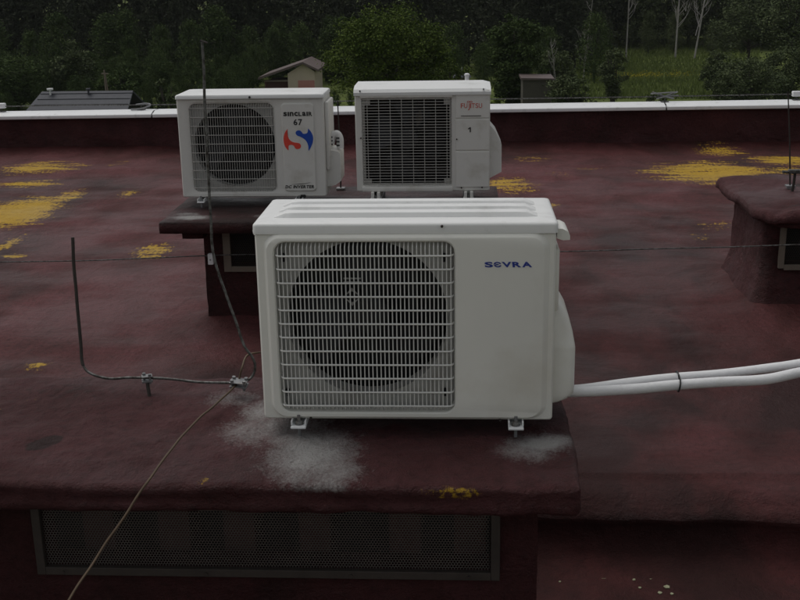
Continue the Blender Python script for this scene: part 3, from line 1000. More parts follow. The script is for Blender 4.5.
ctl = [(zt + 0.006, 0.008, 0.110), (zt, 0.020, 0.098), (zt - 0.012, 0.033, 0.086), (zt - 0.035, 0.046, 0.074), (zt - 0.075, 0.057, 0.062), (zt - 0.108, 0.063, 0.05), (zt - 0.118, 0.0645, 0.047), (zb + 0.040, 0.0645, 0.047), (zb + 0.026, 0.062, 0.047), (zb + 0.012, 0.048, 0.048), (zb + 0.002, 0.024, 0.052), (zb - 0.002, 0.006, 0.056)]
LL = []
for (z, ex, yf) in ctl:
    LL.append([bm.verts.new((p_[0], p_[1], z)) for p_ in rr(W - 0.03, W + ex, yf, 0.27, min(0.022, ex * 0.45 + 0.004), 6)])
for a, b in zip(LL[:-1], LL[1:]):
    for i in range(len(a)):
        j = (i + 1) % len(a); bm.faces.new((a[i], a[j], b[j], b[i]))
bm.faces.new(LL[0]); bm.faces.new(LL[-1])
obj('valve_cover', bm, 'case', u, smooth=True, sharp=40)
for px in (300, 515.5):
    q = L(px, 428, AY, org)
    foot(u, q[0], -0.034, D + 0.03, -0.016)

# ===== refrigerant pipes of the front unit
tp = thing('refrigerant_pipes', 'pair of white foam wrapped pipes running right from the nearest unit', 'pipe', (0, 0, 0))
def pipe(name, pts, rad):
    bm = bmesh.new()
    P = smooth_path(pts, 10)
    tube(bm, P, lambda t: rad * (1 + 0.05 * noise.noise(Vector((t * 14, rad * 100, 0)))), 16)
    return obj(name, bm, 'insul', tp, smooth=True)
def sag(off_z, off_y, lst):
    return [at(px, py, Y=3.0 + off_y) + Vector((0, 0, off_z)) for px, py in lst]
pipe('pipe', [at(px, py, Y=yy) for px, py, yy in ((560, 391, 3.0), (590, 388, 3.0), (630, 382.5, 3.02), (676, 377.5, 3.05), (720, 374, 3.09), (770, 368, 3.14), (800, 363.5, 3.18), (860, 352, 3.3), (960, 345, 3.5), (1100, 345, 3.8))], 0.0138)
pipe('pipe', [at(px, py, Y=yy) for px, py, yy in ((560, 392, 2.97), (590, 391.5, 2.97), (640, 388.5, 2.98), (676, 385, 3.0), (720, 382, 3.03), (765, 379.5, 3.06), (800, 372.5, 3.11), (860, 362, 3.22), (960, 357, 3.42), (1100, 358, 3.7))], 0.0150)
bm = bmesh.new()
c1 = at(677.5, 381.3, Y=3.025)
ring = [c1 + Vector((0.001 * math.sin(3 * a), 0.041 * math.cos(a), 0.0275 * math.sin(a))) for a in [2 * math.pi * k / 20 for k in range(21)]]
tube(bm, ring, 0.0022, 6, cap=False)
tube(bm, [c1 + Vector((-0.002, -0.030, 0.018)), c1 + Vector((-0.006, -0.036, 0.034))], 0.002, 6)
obj('cable_tie', bm, 'tie', tp, smooth=True)


# ===== rear left unit
AY2 = 5.90
org2 = (-1.530, AY2, 0.655)
W2, D2, H2 = 0.79, 0.30, 0.552
v = thing('air_conditioner', 'white unit with a red and blue emblem and the number 67, behind on the left', 'air conditioner', org2, group='outdoor units on the roof')
K = lambda px, py: L(px, py, AY2, org2)
g0, g1 = K(188, 104), K(277, 191.5)
gx0, gx1, gz0, gz1 = g0[0], g1[0], g1[1], g0[1]
q0, q1 = K(280.5, 103), K(317, 191)
px0, px1, pz0, pz1 = q0[0], q1[0], q1[1], q0[1]
bm = bmesh.new()
LZ2 = H2 - 0.02
loft(bm, [(0, W2, 0, LZ2, 0.010, D2), (0, W2, 0, LZ2, 0.010, 0.006), (0.005, W2 - 0.005, 0.005, LZ2, 0.008, 0.0), (gx0 - 0.012, gx1 + 0.010, gz0 - 0.010, gz1 + 0.010, 0.04, 0.0), (gx0, gx1, gz0, gz1, 0.034, 0.006), (gx0 + 0.002, gx1 - 0.002, gz0 + 0.002, gz1 - 0.002, 0.032, 0.03)], cap_first=True, n=8)
obj('body', bm, 'case_old', v, smooth=True, sharp=28)
bm = bmesh.new()
loft(bm, [(px0, px1, pz0, pz1, 0.022, 0.001), (px0 + 0.002, px1 - 0.002, pz0 + 0.002, pz1 - 0.002, 0.021, -0.006), (px0 + 0.006, px1 - 0.006, pz0 + 0.006, pz1 - 0.006, 0.018, -0.009)], cap_last=True, n=8)
obj('side_front_panel', bm, 'case_old', v, smooth=True, sharp=30)
bm = bmesh.new()
def lid2(W_, D_, LZ_, hh, mat, par_, fr=0.012, chamf=0.010):
    bm = bmesh.new()
    loops = []
    for i, z in ((0.003, LZ_ - 0.002), (0, LZ_), (0, LZ_ + hh * 0.6), (chamf * 0.35, LZ_ + hh * 0.9), (chamf, LZ_ + hh), (chamf * 3, LZ_ + hh + 0.003)):
        loops.append([bm.verts.new((p[0], p[1], z)) for p in rr(-0.004 + i, W_ + 0.004 - i, -fr + i, D_ + 0.004 - i, 0.012, 4)])
    for a, b in zip(loops[:-1], loops[1:]):
        for i in range(len(a)):
            j = (i + 1) % len(a); bm.faces.new((a[i], a[j], b[j], b[i]))
    bm.faces.new(loops[-1])
    return obj('lid', bm, mat, par_, smooth=True, sharp=40)
lid2(W2, D2, LZ2, 0.022, 'lid', v)
bm = bmesh.new()
nb = 34
for i in range(nb):
    x = gx0 + 0.012 + (gx1 - gx0 - 0.024) * i / (nb - 1)
    edge = min(x - gx0, gx1 - x); cut = 0.0
    if edge < 0.034: cut = 0.034 - math.sqrt(max(0, 0.034 ** 2 - (0.034 - edge) ** 2))
    tube(bm, [(x, 0.010, gz0 + cut + 0.002), (x, -0.006, gz0 + cut + 0.010), (x, -0.006, gz1 - cut - 0.010), (x, 0.010, gz1 - cut - 0.002)], 0.0016, 5)
for k in range(10):
    z = gz0 + 0.024 + (gz1 - gz0 - 0.048) * k / 9
    tube(bm, [(gx0, 0.010, z), (gx0 + 0.010, -0.009, z), (gx1 - 0.010, -0.009, z), (gx1, 0.010, z)], 0.0021, 5)
obj('fan_grille', bm, 'grille_old', v, smooth=True)
fc = K(233.7, 146.5)
bm = bmesh.new()
circ_hole_plate(bm, gx0 - 0.004, gx1 + 0.004, gz0 - 0.004, gz1 + 0.004, fc[0], fc[1], 0.222, 0.032, 0.06, 64)
obj('fan_shroud', bm, 'shroud', v)
fan(v, fc[0], fc[1], 0.21, 0.075)
bm = bmesh.new(); box(bm, gx0 - 0.01, gx1 + 0.01, 0.18, 0.19, gz0 - 0.01, gz1 + 0.01); obj('condenser_coil', bm, 'fin', v)
bm = bmesh.new(); q = K(250, 97); tube(bm, [(q[0], -0.016, q[1]), (q[0], 0, q[1])], 0.006, 10)
obj('screw', bm, 'tie', v)
bm = bmesh.new(); q = K(304.5, 196); tube(bm, [(q[0], -0.012, q[1]), (q[0], 0, q[1])], 0.009, 8); box(bm, q[0] - 0.02, q[0] - 0.005, -0.010, 0, q[1] - 0.004, q[1] + 0.008)
obj('drain_plug', bm, 'tie', v)
# words, number and emblem on the panel (face at y = -0.009)
PF = -0.0092
bm = bmesh.new(); a, b = K(283.7, 116), K(312.3, 111.5)
text_mesh(bm, 'sıncLaıR', a[0], a[1], b[0] - a[0], b[1] - a[1], PF, bold=0.035, gap=0.16, widths=[0.9, 0.35, 0.95, 0.9, 0.75, 0.9, 0.35, 0.9])
obj('lettering', bm, 'ink', v)
bm = bmesh.new(); a, b = K(293.9, 125), K(302.4, 118.8)
text_mesh(bm, '67', a[0], a[1], b[0] - a[0], b[1] - a[1], PF, bold=0.02, gap=0.14)
obj('number', bm, 'ink', v)
bm = bmesh.new(); a, b = K(285.6, 188), K(314.2, 184.8)
text_mesh(bm, 'DC INVERTER', a[0], a[1], b[0] - a[0], b[1] - a[1], PF, bold=0.035, gap=0.12, shear=0.2)
sw = [K(*p) for p in ((291, 184.2), (300, 183.3), (306, 182.9), (311.5, 181.8), (306, 183.4), (300, 183.8))]
obj('lettering', bm, 'ink', v)
bm = bmesh.new(); prism(bm, sw, PF, PF - 0.0012)
obj('swoosh', bm, 'ink', v)
def emb(pts, m):
    """emblem outline in the photo's enlarged view, smoothed, set on the panel"""
    P = [K(275 + x * 0.17, 98 + y * 0.17) for x, y in pts]
    P3 = smooth_path([Vector((p[0], p[1], 0)) for p in P + [P[0]]], 5)[:-1]
    bm = bmesh.new(); prism(bm, [(p.x, p.y) for p in P3], PF, PF - 0.0012)
    bmesh.ops.triangulate(bm, faces=[f for f in bm.faces if len(f.verts) > 4])
    return obj('emblem', bm, m, v)
emb([(76, 180), (62, 198), (53, 225), (53, 255), (62, 285), (80, 306), (81, 290), (84, 277), (100, 274), (114, 281), (120, 294), (134, 299), (150, 293), (154, 278), (146, 266), (132, 262), (112, 259), (94, 250), (82, 235), (76, 215), (74, 197)], 'logo_red')
emb([(196, 178), (212, 196), (224, 222), (225, 250), (216, 280), (200, 308), (198, 290), (194, 270), (184, 250), (168, 236), (150, 226), (134, 220), (124, 210), (124, 198), (134, 190), (148, 190), (158, 198), (166, 208), (182, 208), (193, 200)], 'logo_blue')
# right side: panel step, valve cover, wrapped pipe elbow, cable
bm = bmesh.new(); box(bm, W2, W2 + 0.022, 0.03, 0.27, 0.14, H2 - 0.045, 0.008); obj('side_panel', bm, 'case_old', v, smooth=True)
a, b = K(326, 152.5), K(340, 188.5)
bm = bmesh.new()
A = [(W2, a[1] + 0.005), (b[0] - 0.012, a[1] - 0.004), (b[0], a[1] - 0.02), (b[0], b[1] + 0.03), (b[0] - 0.03, b[1] + 0.008), (W2, b[1])]
prism(bm, A, 0.06, 0.25)
bmesh.ops.bevel(bm, geom=[e_ for e_ in bm.edges if e_.calc_face_angle() > 0.6], offset=0.008, segments=3, profile=0.5, affect='EDGES')
obj('valve_cover', bm, 'case_old', v, smooth=True, sharp=40)
bm = bmesh.new()
q = [K(328, 147), K(330, 140), K(334, 137.5), K(337, 142), K(337.5, 152)]
tube(bm, smooth_path([(p_[0], 0.14, p_[1]) for p_ in q], 5), 0.020, 12)
obj('pipe_elbow', bm, 'insul', v, smooth=True)
bm = bmesh.new()
for (t, dz) in ((K(329, 143), 0), (K(336, 144), 0)):
    for s in range(3):
        box(bm, t[0] - 0.012, t[0] + 0.006, 0.118, 0.124, t[1] - 0.03 + s * 0.02, t[1] - 0.022 + s * 0.02)
obj('pipe_tape', bm, 'tie', v)
for px in (202.5, 300):
    q = K(px, 200); foot(v, q[0], -0.05, D2 + 0.02, -0.022, 0.040)

# ===== rear right unit
AY3 = 5.90
org3 = (-0.573, AY3, 0.682)
W3, D3, H3 = 0.716, 0.30, 0.545
w_ = thing('air_conditioner', 'grey-white unit with small red lettering and a square wire grille, behind on the right', 'air conditioner', org3, group='outdoor units on the roof')
K = lambda px, py: L(px, py, AY3, org3)
g0, g1 = K(361, 98.5), K(452, 185)
gx0, gx1, gz0, gz1 = g0[0], g1[0], g1[1], g0[1]
LZ3 = H3 - 0.03
bm = bmesh.new()
loft(bm, [(0, W3, 0, LZ3, 0.008, D3), (0, W3, 0, LZ3, 0.008, 0.005), (0.004, W3 - 0.004, 0.004, LZ3, 0.006, 0.0), (gx0, gx1, gz0, gz1, 0.006, 0.0), (gx0 + 0.004, gx1 - 0.004, gz0 + 0.004, gz1 - 0.004, 0.005, 0.012)], cap_first=True)
obj('body', bm, 'case_old', w_, smooth=True, sharp=28)
# lid with sloping front and chamfered right corner
bm = bmesh.new()
pr = [(-0.012, LZ3 - 0.002), (-0.012, LZ3 + 0.014), (0.000, LZ3 + 0.030), (0.06, LZ3 + 0.044), (D3 - 0.02, LZ3 + 0.046), (D3 + 0.004, LZ3 + 0.030), (D3 + 0.004, LZ3 - 0.002)]
Av = [bm.verts.new((-0.004, y, z)) for y, z in pr]
A1 = [bm.verts.new((0.012, y, z)) for y, z in pr]
A2 = [bm.verts.new((W3 - 0.035, y, z)) for y, z in pr]
A3 = [bm.verts.new((W3 + 0.004, y, z - (0.010 if 1 < i < 5 else 0))) for i, (y, z) in enumerate(pr)]
for Ka, Kb in ((Av, A1), (A1, A2), (A2, A3)):
    for i in range(len(pr)):
        j = (i + 1) % len(pr); bm.faces.new((Ka[i], Ka[j], Kb[j], Kb[i]))
bm.faces.new(Av); bm.faces.new(A3)
bmesh.ops.bevel(bm, geom=[e_ for e_ in bm.edges if e_.calc_face_angle() > 0.5], offset=0.004, segments=2, profile=0.5, affect='EDGES')
obj('lid', bm, 'lid', w_, smooth=True, sharp=25)
# frame bars of the grille
bm = bmesh.new()
box(bm, gx0 - 0.006, gx1 + 0.004, -0.010, 0.002, gz1 + 0.002, gz1 + 0.022, 0.003)
obj('grille_rail', bm, 'case_old', w_, smooth=True)
bm = bmesh.new()
box(bm, gx0 - 0.006, gx1 + 0.004, -0.014, 0.002, gz0 - 0.032, gz0 - 0.004, 0.004)
obj('grille_rail', bm, 'case_old', w_, smooth=True)
bm = bmesh.new()
nh = 31
for k in range(nh):
    z = gz0 + 0.008 + (gz1 - gz0 - 0.012) * k / (nh - 1)
    tube(bm, [(gx0 + 0.002, 0.006, z), (gx0 + 0.008, -0.012, z), (gx1 - 0.010, -0.012, z), (gx1 - 0.003, 0.006, z)], 0.0016, 5)
for px in (368, 379.5, 390.8, 402, 413.3, 424.6, 435.8, 447):
    x = K(px, 140)[0]
    tube(bm, [(x, 0.006, gz0 + 0.004), (x, -0.008, gz0 + 0.012), (x, -0.008, gz1 - 0.006), (x, 0.006, gz1)], 0.0021, 5)
obj('fan_grille', bm, 'grille_old', w_, smooth=True)
bm = bmesh.new()
fc = ((gx0 + gx1) / 2, (gz0 + gz1) / 2)
i0 = 0.030
# shroud: frame with notched corners
for (a, b, c, d) in ((gx0, gx0 + 0.016, gz0, gz1), (gx1 - 0.012, gx1, gz0, gz1), (gx0 + 0.016, gx1 - 0.012, gz0, gz0 + 0.010), (gx0 + 0.016, gx1 - 0.012, gz1 - 0.010, gz1)):
    box(bm, a, b, 0.013, 0.018, c, d)
for (a, c) in ((gx0 + 0.016, gz1 - 0.035), (gx0 + 0.016, gz0 + 0.010), (gx1 - 0.042, gz1 - 0.035), (gx1 - 0.042, gz0 + 0.010)):
    box(bm, a, a + 0.03, 0.014, 0.019, c, c + 0.025)
obj('fan_shroud', bm, 'grille_old', w_)
fan(w_, fc[0], fc[1], 0.215, 0.09, 4)
bm = bmesh.new()
for k in range(26):
    z = gz0 + (gz1 - gz0) * (k + 0.5) / 26
    box(bm, gx0, gx1, 0.150, 0.156, z - 0.003, z + 0.003)
obj('condenser_coil', bm, 'frame', w_)
bm = bmesh.new(); box(bm, gx0 - 0.01, gx1 + 0.01, 0.19, 0.2, gz0 - 0.01, gz1 + 0.01); obj('dark_backing', bm, 'black', w_)  # black sheet painted for the shade deep inside the casing
s0 = K(418.5, 120)
bm = bmesh.new(); prism(bm, [(s0[0] - 0.012, s0[1] - 0.045), (s0[0] + 0.02, s0[1] - 0.01), (s0[0] + 0.012, s0[1] + 0.05), (s0[0] - 0.018, s0[1] + 0.02)], 0.05, 0.051)
obj('sticker', bm, 'frame', w_)
# right service panel with pressed seams
a, b = K(455.5, 90.5), K(489, 191)
bm = bmesh.new()
for (za, zb_) in ((K(0, 95)[1], K(0, 122.7)[1]), (K(0, 123.5)[1], K(0, 154)[1]), (K(0, 155)[1], K(0, 190)[1])):
    loft(bm, [(a[0], b[0], zb_, za, 0.003, 0.001), (a[0] + 0.001, b[0] - 0.001, zb_ + 0.001, za - 0.001, 0.003, -0.004), (a[0] + 0.003, b[0] - 0.003, zb_ + 0.003, za - 0.003, 0.003, -0.006)], cap_last=True)
obj('service_panel', bm, 'case_old', w_, smooth=True, sharp=25)
bm = bmesh.new()
q, q2 = K(461, 116), K(481, 115)
box(bm, q[0], q2[0], -0.009, -0.005, q[1], q[1] + 0.003)
obj('label_slot', bm, 'frame', w_)
for px, py in ((456.7, 139), (483.5, 89), (461.5, 187.5), (482, 187), (360, 91), (361, 138)):
    t = K(px, py); bm = bmesh.new(); tube(bm, [(t[0], -0.015, t[1]), (t[0], 0.0, t[1])], 0.004, 8)
    obj('screw', bm, 'frame', w_)
bm = bmesh.new()
a, b = K(460.8, 108), K(482, 103)
text_mesh(bm, 'FUJITSU', a[0], a[1], b[0] - a[0], b[1] - a[1], -0.0062, bold=0.0, gap=0.14, widths=[0.75, 0.85, 0.5, 0.22, 0.85, 0.75, 0.85], drop={2: 0.45})
jx = K(469.7, 103)
for s in (-1, 1):
    for k in range(12):
        a1, a2 = 2 * math.pi * k / 12, 2 * math.pi * (k + 1) / 12
        c = (jx[0] + s * 0.007, jx[1] + 0.007)
        pts = [(c[0] + r * 1.2 * math.cos(a_), c[1] + r * 0.8 * math.sin(a_)) for r, a_ in ((0.0062, a1), (0.0062, a2), (0.0038, a2), (0.0038, a1))]
        prism(bm, pts, -0.0062, -0.0074)
if 0: prism(bm, [(jx[0] - 0.003, jx[1] - 0.035), (jx[0], jx[1] - 0.035), (jx[0] + 0.001, jx[1] + 0.004), (jx[0] - 0.002, jx[1] + 0.004)], -0.0064, -0.0076)
obj('lettering', bm, 'red', w_)
bm = bmesh.new(); a, b = K(468, 132), K(471, 127)
w1, h1 = b[0] - a[0], b[1] - a[1]
prism(bm, [(a[0] + u_ * w1, a[1] + v_ * h1) for u_, v_ in ((0.55, 0), (0.95, 0), (0.95, 1), (0.6, 1), (0.0, 0.72), (0.0, 0.52), (0.55, 0.70))], -0.0062, -0.0074)
obj('number', bm, 'ink', w_)
bm = bmesh.new()
pf = [K(490, 126), K(496, 133), K(501.8, 146), K(501.8, 173), K(490, 179.5)]
pf = [(W3, pf[0][1]), (pf[1][0], pf[1][1]), (pf[2][0], pf[2][1]), (pf[3][0], pf[3][1]), (W3, pf[4][1])]
prism(bm, pf, 0.04, 0.25)
bmesh.ops.bevel(bm, geom=[e_ for e_ in bm.edges if e_.calc_face_angle() > 0.5], offset=0.006, segments=3, profile=0.5, affect='EDGES')
obj('valve_cover', bm, 'case_old', w_, smooth=True, sharp=40)
bm = bmesh.new(); q = K(352, 94); box(bm, q[0], 0.0, 0.10, 0.14, q[1] - 0.01, q[1] + 0.012, 0.004); obj('side_handle', bm, 'lid', w_, smooth=True)
bm = bmesh.new(); q = K(361, 138); 
for px in (376, 468.5):
    q = K(px, 196); foot(w_, q[0], -0.045, D3 + 0.02, -0.052, 0.055)
    bm = bmesh.new()
    for s in (-0.016, 0.016):
        box(bm, q[0] + s - 0.008, q[0] + s + 0.008, -0.035, 0.25, -0.0445, 0.0, 0.002)
    obj('foot_rail', bm, 'case_old', w_)
    bm = bmesh.new(); box(bm, q[0] - 0.03, q[0] + 0.03, -0.04, 0.30, -0.086, -0.053, 0.002); obj('rubber_pad', bm, 'tie', w_)

# small white stub seen above the rear right unit
sp = thing('vent_pipe', 'short white vent pipe poking up behind the red lettered unit', 'pipe', at(467, 84, Y=6.35) * 1.0)
bm = bmesh.new()
tube(bm, [(0, 0, -0.62), (0, 0, 0.035)], 0.012, 12)
obj('pipe', bm, 'insul', sp, smooth=True)
bm = bmesh.new()
tube(bm, [(0, 0, 0.0355), (0, 0, 0.044), (0, 0, 0.048)], lambda t: 0.015 if t < 0.8 else 0.009, 12)
obj('cap', bm, 'insul', sp, smooth=True)
sp.location.z = at(467, 82, Y=6.35).z
sp.location.y = 6.35

# ------------------------------------------------------------------ lightning protection on the roof
# wire strung across at mid roof
bm = bmesh.new()
pts = [at(px, py, Y=5.66) for px, py in ((-160, 264), (0, 262), (90, 260.5), (150, 258), (211, 255.5), (258, 254.5), (400, 254), (563, 251.5), (650, 249), (730, 247), (800, 244.5), (1000, 238))]
tube(bm, smooth_path(pts, 6), 0.0032, 6)
tag(obj('lightning_wire', bm, 'rope', smooth=True), 'thin grey wire strung across the middle of the red roof behind the nearest unit', 'wire')
t = at(211, 259, Y=5.66)
cl = thing('wire_clamp', 'small pale clamp on the roof wire beside the left corner of the rear shaft', 'clamp', t)
bm = bmesh.new(); box(bm, -0.014, 0.014, -0.016, 0.012, -0.028, 0.030, 0.003); obj('body', bm, 'insul', cl)
bm = bmesh.new(); tube(bm, [(0, -0.020, 0.0), (0, 0.08, 0.0)], 0.004, 8); obj('anchor_bolt', bm, 'galv', cl)

# left rod curving into the stranded conductor
def deform(pts, amp, s):
    return [p + Vector((noise.noise(p * s), noise.noise(p * s + Vector((5, 5, 5))), noise.noise(p * s + Vector((9, 1, 4))))) * amp for p in pts]
bm = bmesh.new()
YB = 3.14
pts = [at(px, py, Y=yy) for px, py, yy in ((72, 237, YB + 0.10), (74, 262, YB + 0.09), (78, 310, YB + 0.07), (81, 345, YB + 0.05), (83, 364, YB + 0.03), (90, 373, YB + 0.01), (108, 378, YB), (128, 377.5, YB), (147, 378, YB), (175, 379.5, YB), (205, 382, YB - 0.01), (233, 383, YB - 0.02), (243, 382, YB - 0.02), (252, 376, YB), (255.5, 366, YB), (253, 357, YB), (246, 348, YB), (241, 338, YB + 0.01), (235, 320, YB + 0.02), (227, 298, YB + 0.03), (219, 275, YB + 0.04), (213, 250, YB + 0.05), (211, 225, YB + 0.06), (209, 190, YB + 0.06), (207, 150, YB + 0.05), (205, 100, YB + 0.05), (203, 60, YB + 0.05), (202, 42, YB + 0.05))]
P = deform(smooth_path(pts, 8), 0.0035, 9)
tube(bm, P, lambda t: 0.0042 + 0.0006 * noise.noise(Vector((t * 160, 0, 0))), 7)
lc = thing('lightning_conductor', 'twisted grey conductor with two upright ends beside the nearest unit', 'conductor', (0, 0, 0))
obj('cable', bm, 'rope', lc, smooth=True)
bm = bmesh.new(); c = at(202.3, 42, Y=YB + 0.05); tube(bm, [c + Vector((-0.006, 0, 0.004)), c + Vector((0.014, 0, -0.003))], 0.0035, 6); obj('rod_tip', bm, 'rust', lc)
bm = bmesh.new()
i0 = [i for i, p_ in enumerate(P)][0]
tube(bm, [p_ + Vector((0, -0.0006, 0)) for p_ in P[:34]], lambda t: 0.0052, 7)
obj('rusty_rod', bm, 'rust', lc, smooth=True)
# post with clamp
q = at(147, 378, Y=YB)
ps = thing('conductor_post', 'short rusty post with a bolted clamp holding the cable, standing on the front slab', 'bracket', (q.x, q.y, SZ))
hh = q.z - SZ
bm = bmesh.new(); tube(bm, [(0.004, -0.02, -0.012), (0.0, -0.010, hh * 0.5), (0, 0, hh - 0.008)], 0.0055, 8); obj('post', bm, 'rust', ps, smooth=True)
bm = bmesh.new()
box(bm, -0.016, 0.016, -0.013, 0.013, hh - 0.012, hh - 0.0055, 0.001)
box(bm, -0.016, 0.016, -0.013, 0.013, hh + 0.0045, hh + 0.0085, 0.001)
cp = obj('clamp_plate', bm, 'galv', ps)
bm = bmesh.new()
for s in (-1, 1):
    tube(bm, [(0.008 * s, -0.008 * s, hh - 0.018), (0.008 * s, -0.008 * s, hh + 0.015)], 0.0035, 8)
    tube(bm, [(0.008 * s, -0.008 * s, hh + 0.009), (0.008 * s, -0.008 * s, hh + 0.014)], 0.0058, 6)
obj('bolt', bm, 'galv', cp)
ps.rotation_euler = (0, 0, R(20))
# cross clamp
q = at(239, 383, Y=YB - 0.02)
cc = thing('cross_clamp', 'grey cross clamp joining the cable and the brown wire beside the nearest unit', 'clamp', q, (R(8), R(4), R(-6)))
bm = bmesh.new()
box(bm, -0.026, 0.026, -0.017, 0.017, 0.0045, 0.008, 0.001)
box(bm, -0.026, 0.026, -0.017, 0.017, -0.009, -0.0055, 0.001)
obj('plate', bm, 'galv', cc)
for sx in (-1, 1):
    for sy in (-1, 1):
        bm = bmesh.new()
        x, y = 0.019 * sx, 0.011 * sy
        tube(bm, [(x, y, -0.020), (x, y, 0.012)], 0.0028, 8)
        tube(bm, [(x, y, 0.0085), (x, y, 0.0145)], 0.0055, 8)
        tube(bm, [(x, y, -0.015), (x, y, -0.0095)], 0.0055, 6)
        obj('bolt', bm, 'galv', cc, smooth=True)
# brown wire
bm = bmesh.new()
pts = [at(262, 352, Y=3.26), at(258, 353, Y=3.2), at(247, 356, Y=YB + 0.04), at(242, 368, Y=YB), at(237, 383, Y=YB - 0.02), at(218, 402, Y=3.0), at(196, 421, Z=0.625), at(174, 446, Z=0.618), at(152, 475, Z=0.612), at(140, 492, Z=0.585), at(126, 514, Y=2.45), at(105, 545, Y=2.40), at(84, 576, Y=2.33), at(68, 602, Y=2.27), at(35, 660, Y=2.15), at(0, 740, Y=2.0)]
tube(bm, deform(smooth_path(pts, 8), 0.002, 12), 0.0032, 7)
tag(obj('brown_wire', bm, 'copper', smooth=True), 'thin brown wire running down over the front edge of the foreground shaft', 'wire')


# rods
def rod(px, py0, py1, Y, label, rad=0.005, z0=None, pxb=None):
    a, b = at(px, py0, Y=Y), at(pxb or px, py1, Y=Y)
    if z0 is not None: b.z = z0
    t = thing('lightning_rod', label, 'rod', b, group='thin lightning rods')
    bm = bmesh.new(); tube(bm, [Vector((0, 0, 0)), (a - b) * 0.5 + Vector((0.004, 0, 0)), a - b], rad, 6, taper=0.7)
    obj('rod', bm, 'rust', t, smooth=True)
    bm = bmesh.new(); box(bm, -0.025, 0.025, -0.025, 0.025, 0.0, 0.012, 0.002); obj('base', bm, 'galv', t)
    return t
rod(337.6, 101, 195, 6.40, 'thin dark rod standing between the two rear units', z0=0.597, pxb=341)
rod(788, 92, 176, 6.45, 'thin dark rod standing on the chimney cap at the right edge', z0=0.585, pxb=791)
q = at(793, 181, Y=6.35)
tb = thing('wire_bracket', 'rusty T shaped bracket on the chimney cap at the right edge', 'bracket', (q.x, 6.35, 0.575))
bm = bmesh.new(); tube(bm, [(0, 0, 0), (0.006, 0, 0.06), (0.008, 0, 0.115)], 0.008, 8); obj('post', bm, 'rust', tb, smooth=True)
bm = bmesh.new(); tube(bm, [(-0.065, -0.01, 0.120), (-0.02, 0, 0.115), (0.05, 0, 0.122), (0.075, 0.01, 0.140)], 0.009, 8); box(bm, -0.03, 0.04, -0.018, 0.018, 0.108, 0.130, 0.003)
obj('crossbar', bm, 'rope', tb, smooth=True)

# pale lichen discs on the lower roof
def disc(px, py, r, lab):
    c = at(px, py, Z=-0.240)
    bm = bmesh.new()
    n_ = 14
    ring = [bm.verts.new((c.x + r * math.cos(2 * math.pi * k / n_) * (1 + 0.25 * random.uniform(-1, 1)), c.y + r * math.sin(2 * math.pi * k / n_) * (1 + 0.25 * random.uniform(-1, 1)), 0)) for k in range(n_)]
    top = [bm.verts.new((v_.co.x * 0.9 + c.x * 0.1, v_.co.y * 0.9 + c.y * 0.1, 0.002)) for v_ in ring]
    bm.faces.new(top)
    for k in range(n_): bm.faces.new((ring[k], ring[(k + 1) % n_], top[(k + 1) % n_], top[k]))
    for v_ in bm.verts: v_.co.z += -0.2465 + 0.01 * noise.noise(Vector((c.x * 1.4, 3.2, 2))) + 0.002
    return bm
MAT['disc'] = simple('pale_lichen', (0.27, 0.27, 0.17), 0.9, var=0.3, scale=60)
bm = bmesh.new()
for (px, py, r) in ((604, 576, 0.012), (651, 576, 0.012), (667, 585, 0.011), (634, 578, 0.006), (660, 591, 0.008), (646, 560, 0.006), (666, 574, 0.006), (618, 569, 0.008), (540, 552, 0.005), (548, 570, 0.004), (640, 586, 0.005), (655, 565, 0.005), (672, 592, 0.006), (537, 549, 0.004), (560, 580, 0.004)):
    b2 = disc(px, py, r, '')
    me = bpy.data.meshes.new('tmp'); b2.to_mesh(me); b2.free(); bm.from_mesh(me); bpy.data.meshes.remove(me)
tag(obj('lichen_patches', bm, 'disc'), 'scattered pale round lichen patches on the lower roof', 'lichen', kind='stuff')

# ------------------------------------------------------------------ landscape
GZ = -10.0
gm, nt, b = new_mat('meadow_grass')
v_ = objvec(nt)
f = noise_node(nt, scaled(nt, v_, (0.05, 0.16, 1)), 1.0, 6, 0.65)
f2 = noise_node(nt, v_, 1.3, 6, 0.7)
c = mix(nt, ramp(nt, f, 0.35, 0.65), (0.075, 0.100, 0.028), (0.14, 0.175, 0.045))
c = mix(nt, mth(nt, 'MULTIPLY', ramp(nt, f2, 0.45, 0.7), 0.5), c, (0.032, 0.036, 0.018))
nt.links.new(c, b.inputs['Base Color']); b.inputs['Roughness'].default_value = 0.95
b.inputs['Specular IOR Level'].default_value = 0.1
bump(nt, b, f2, 0.8, 0.3)
MAT['grass'] = gm
verts, faces = [], []
xs = [-1500, -700, -400] + [-250 + 5 * i for i in range(101)] + [400, 700, 1500]
ys = [-300, 0, 12] + [15 + 4 * i for i in range(64)] + [330, 500, 1000, 2500]
for y in ys:
    for x in xs:
        z = GZ + (0.5 * noise.noise(Vector((x * 0.03, y * 0.03, 0))) if 20 < y < 300 and abs(x) < 260 else 0)
        if y > 150: z += min(6, (y - 150) * 0.02)
        verts.append((x, y, z))
nx = len(xs)
for j in range(len(ys) - 1):
    for i in range(nx - 1):
        a = j * nx + i; faces.append((a, a + 1, a + nx + 1, a + nx))
tag(raw('ground', verts, faces, 'grass', smooth=True), kind='structure')


def gz(x, y):
    return GZ + (0.5 * noise.noise(Vector((x * 0.03, y * 0.03, 0)))) + (min(6, (y - 150) * 0.02) if y > 150 else 0)


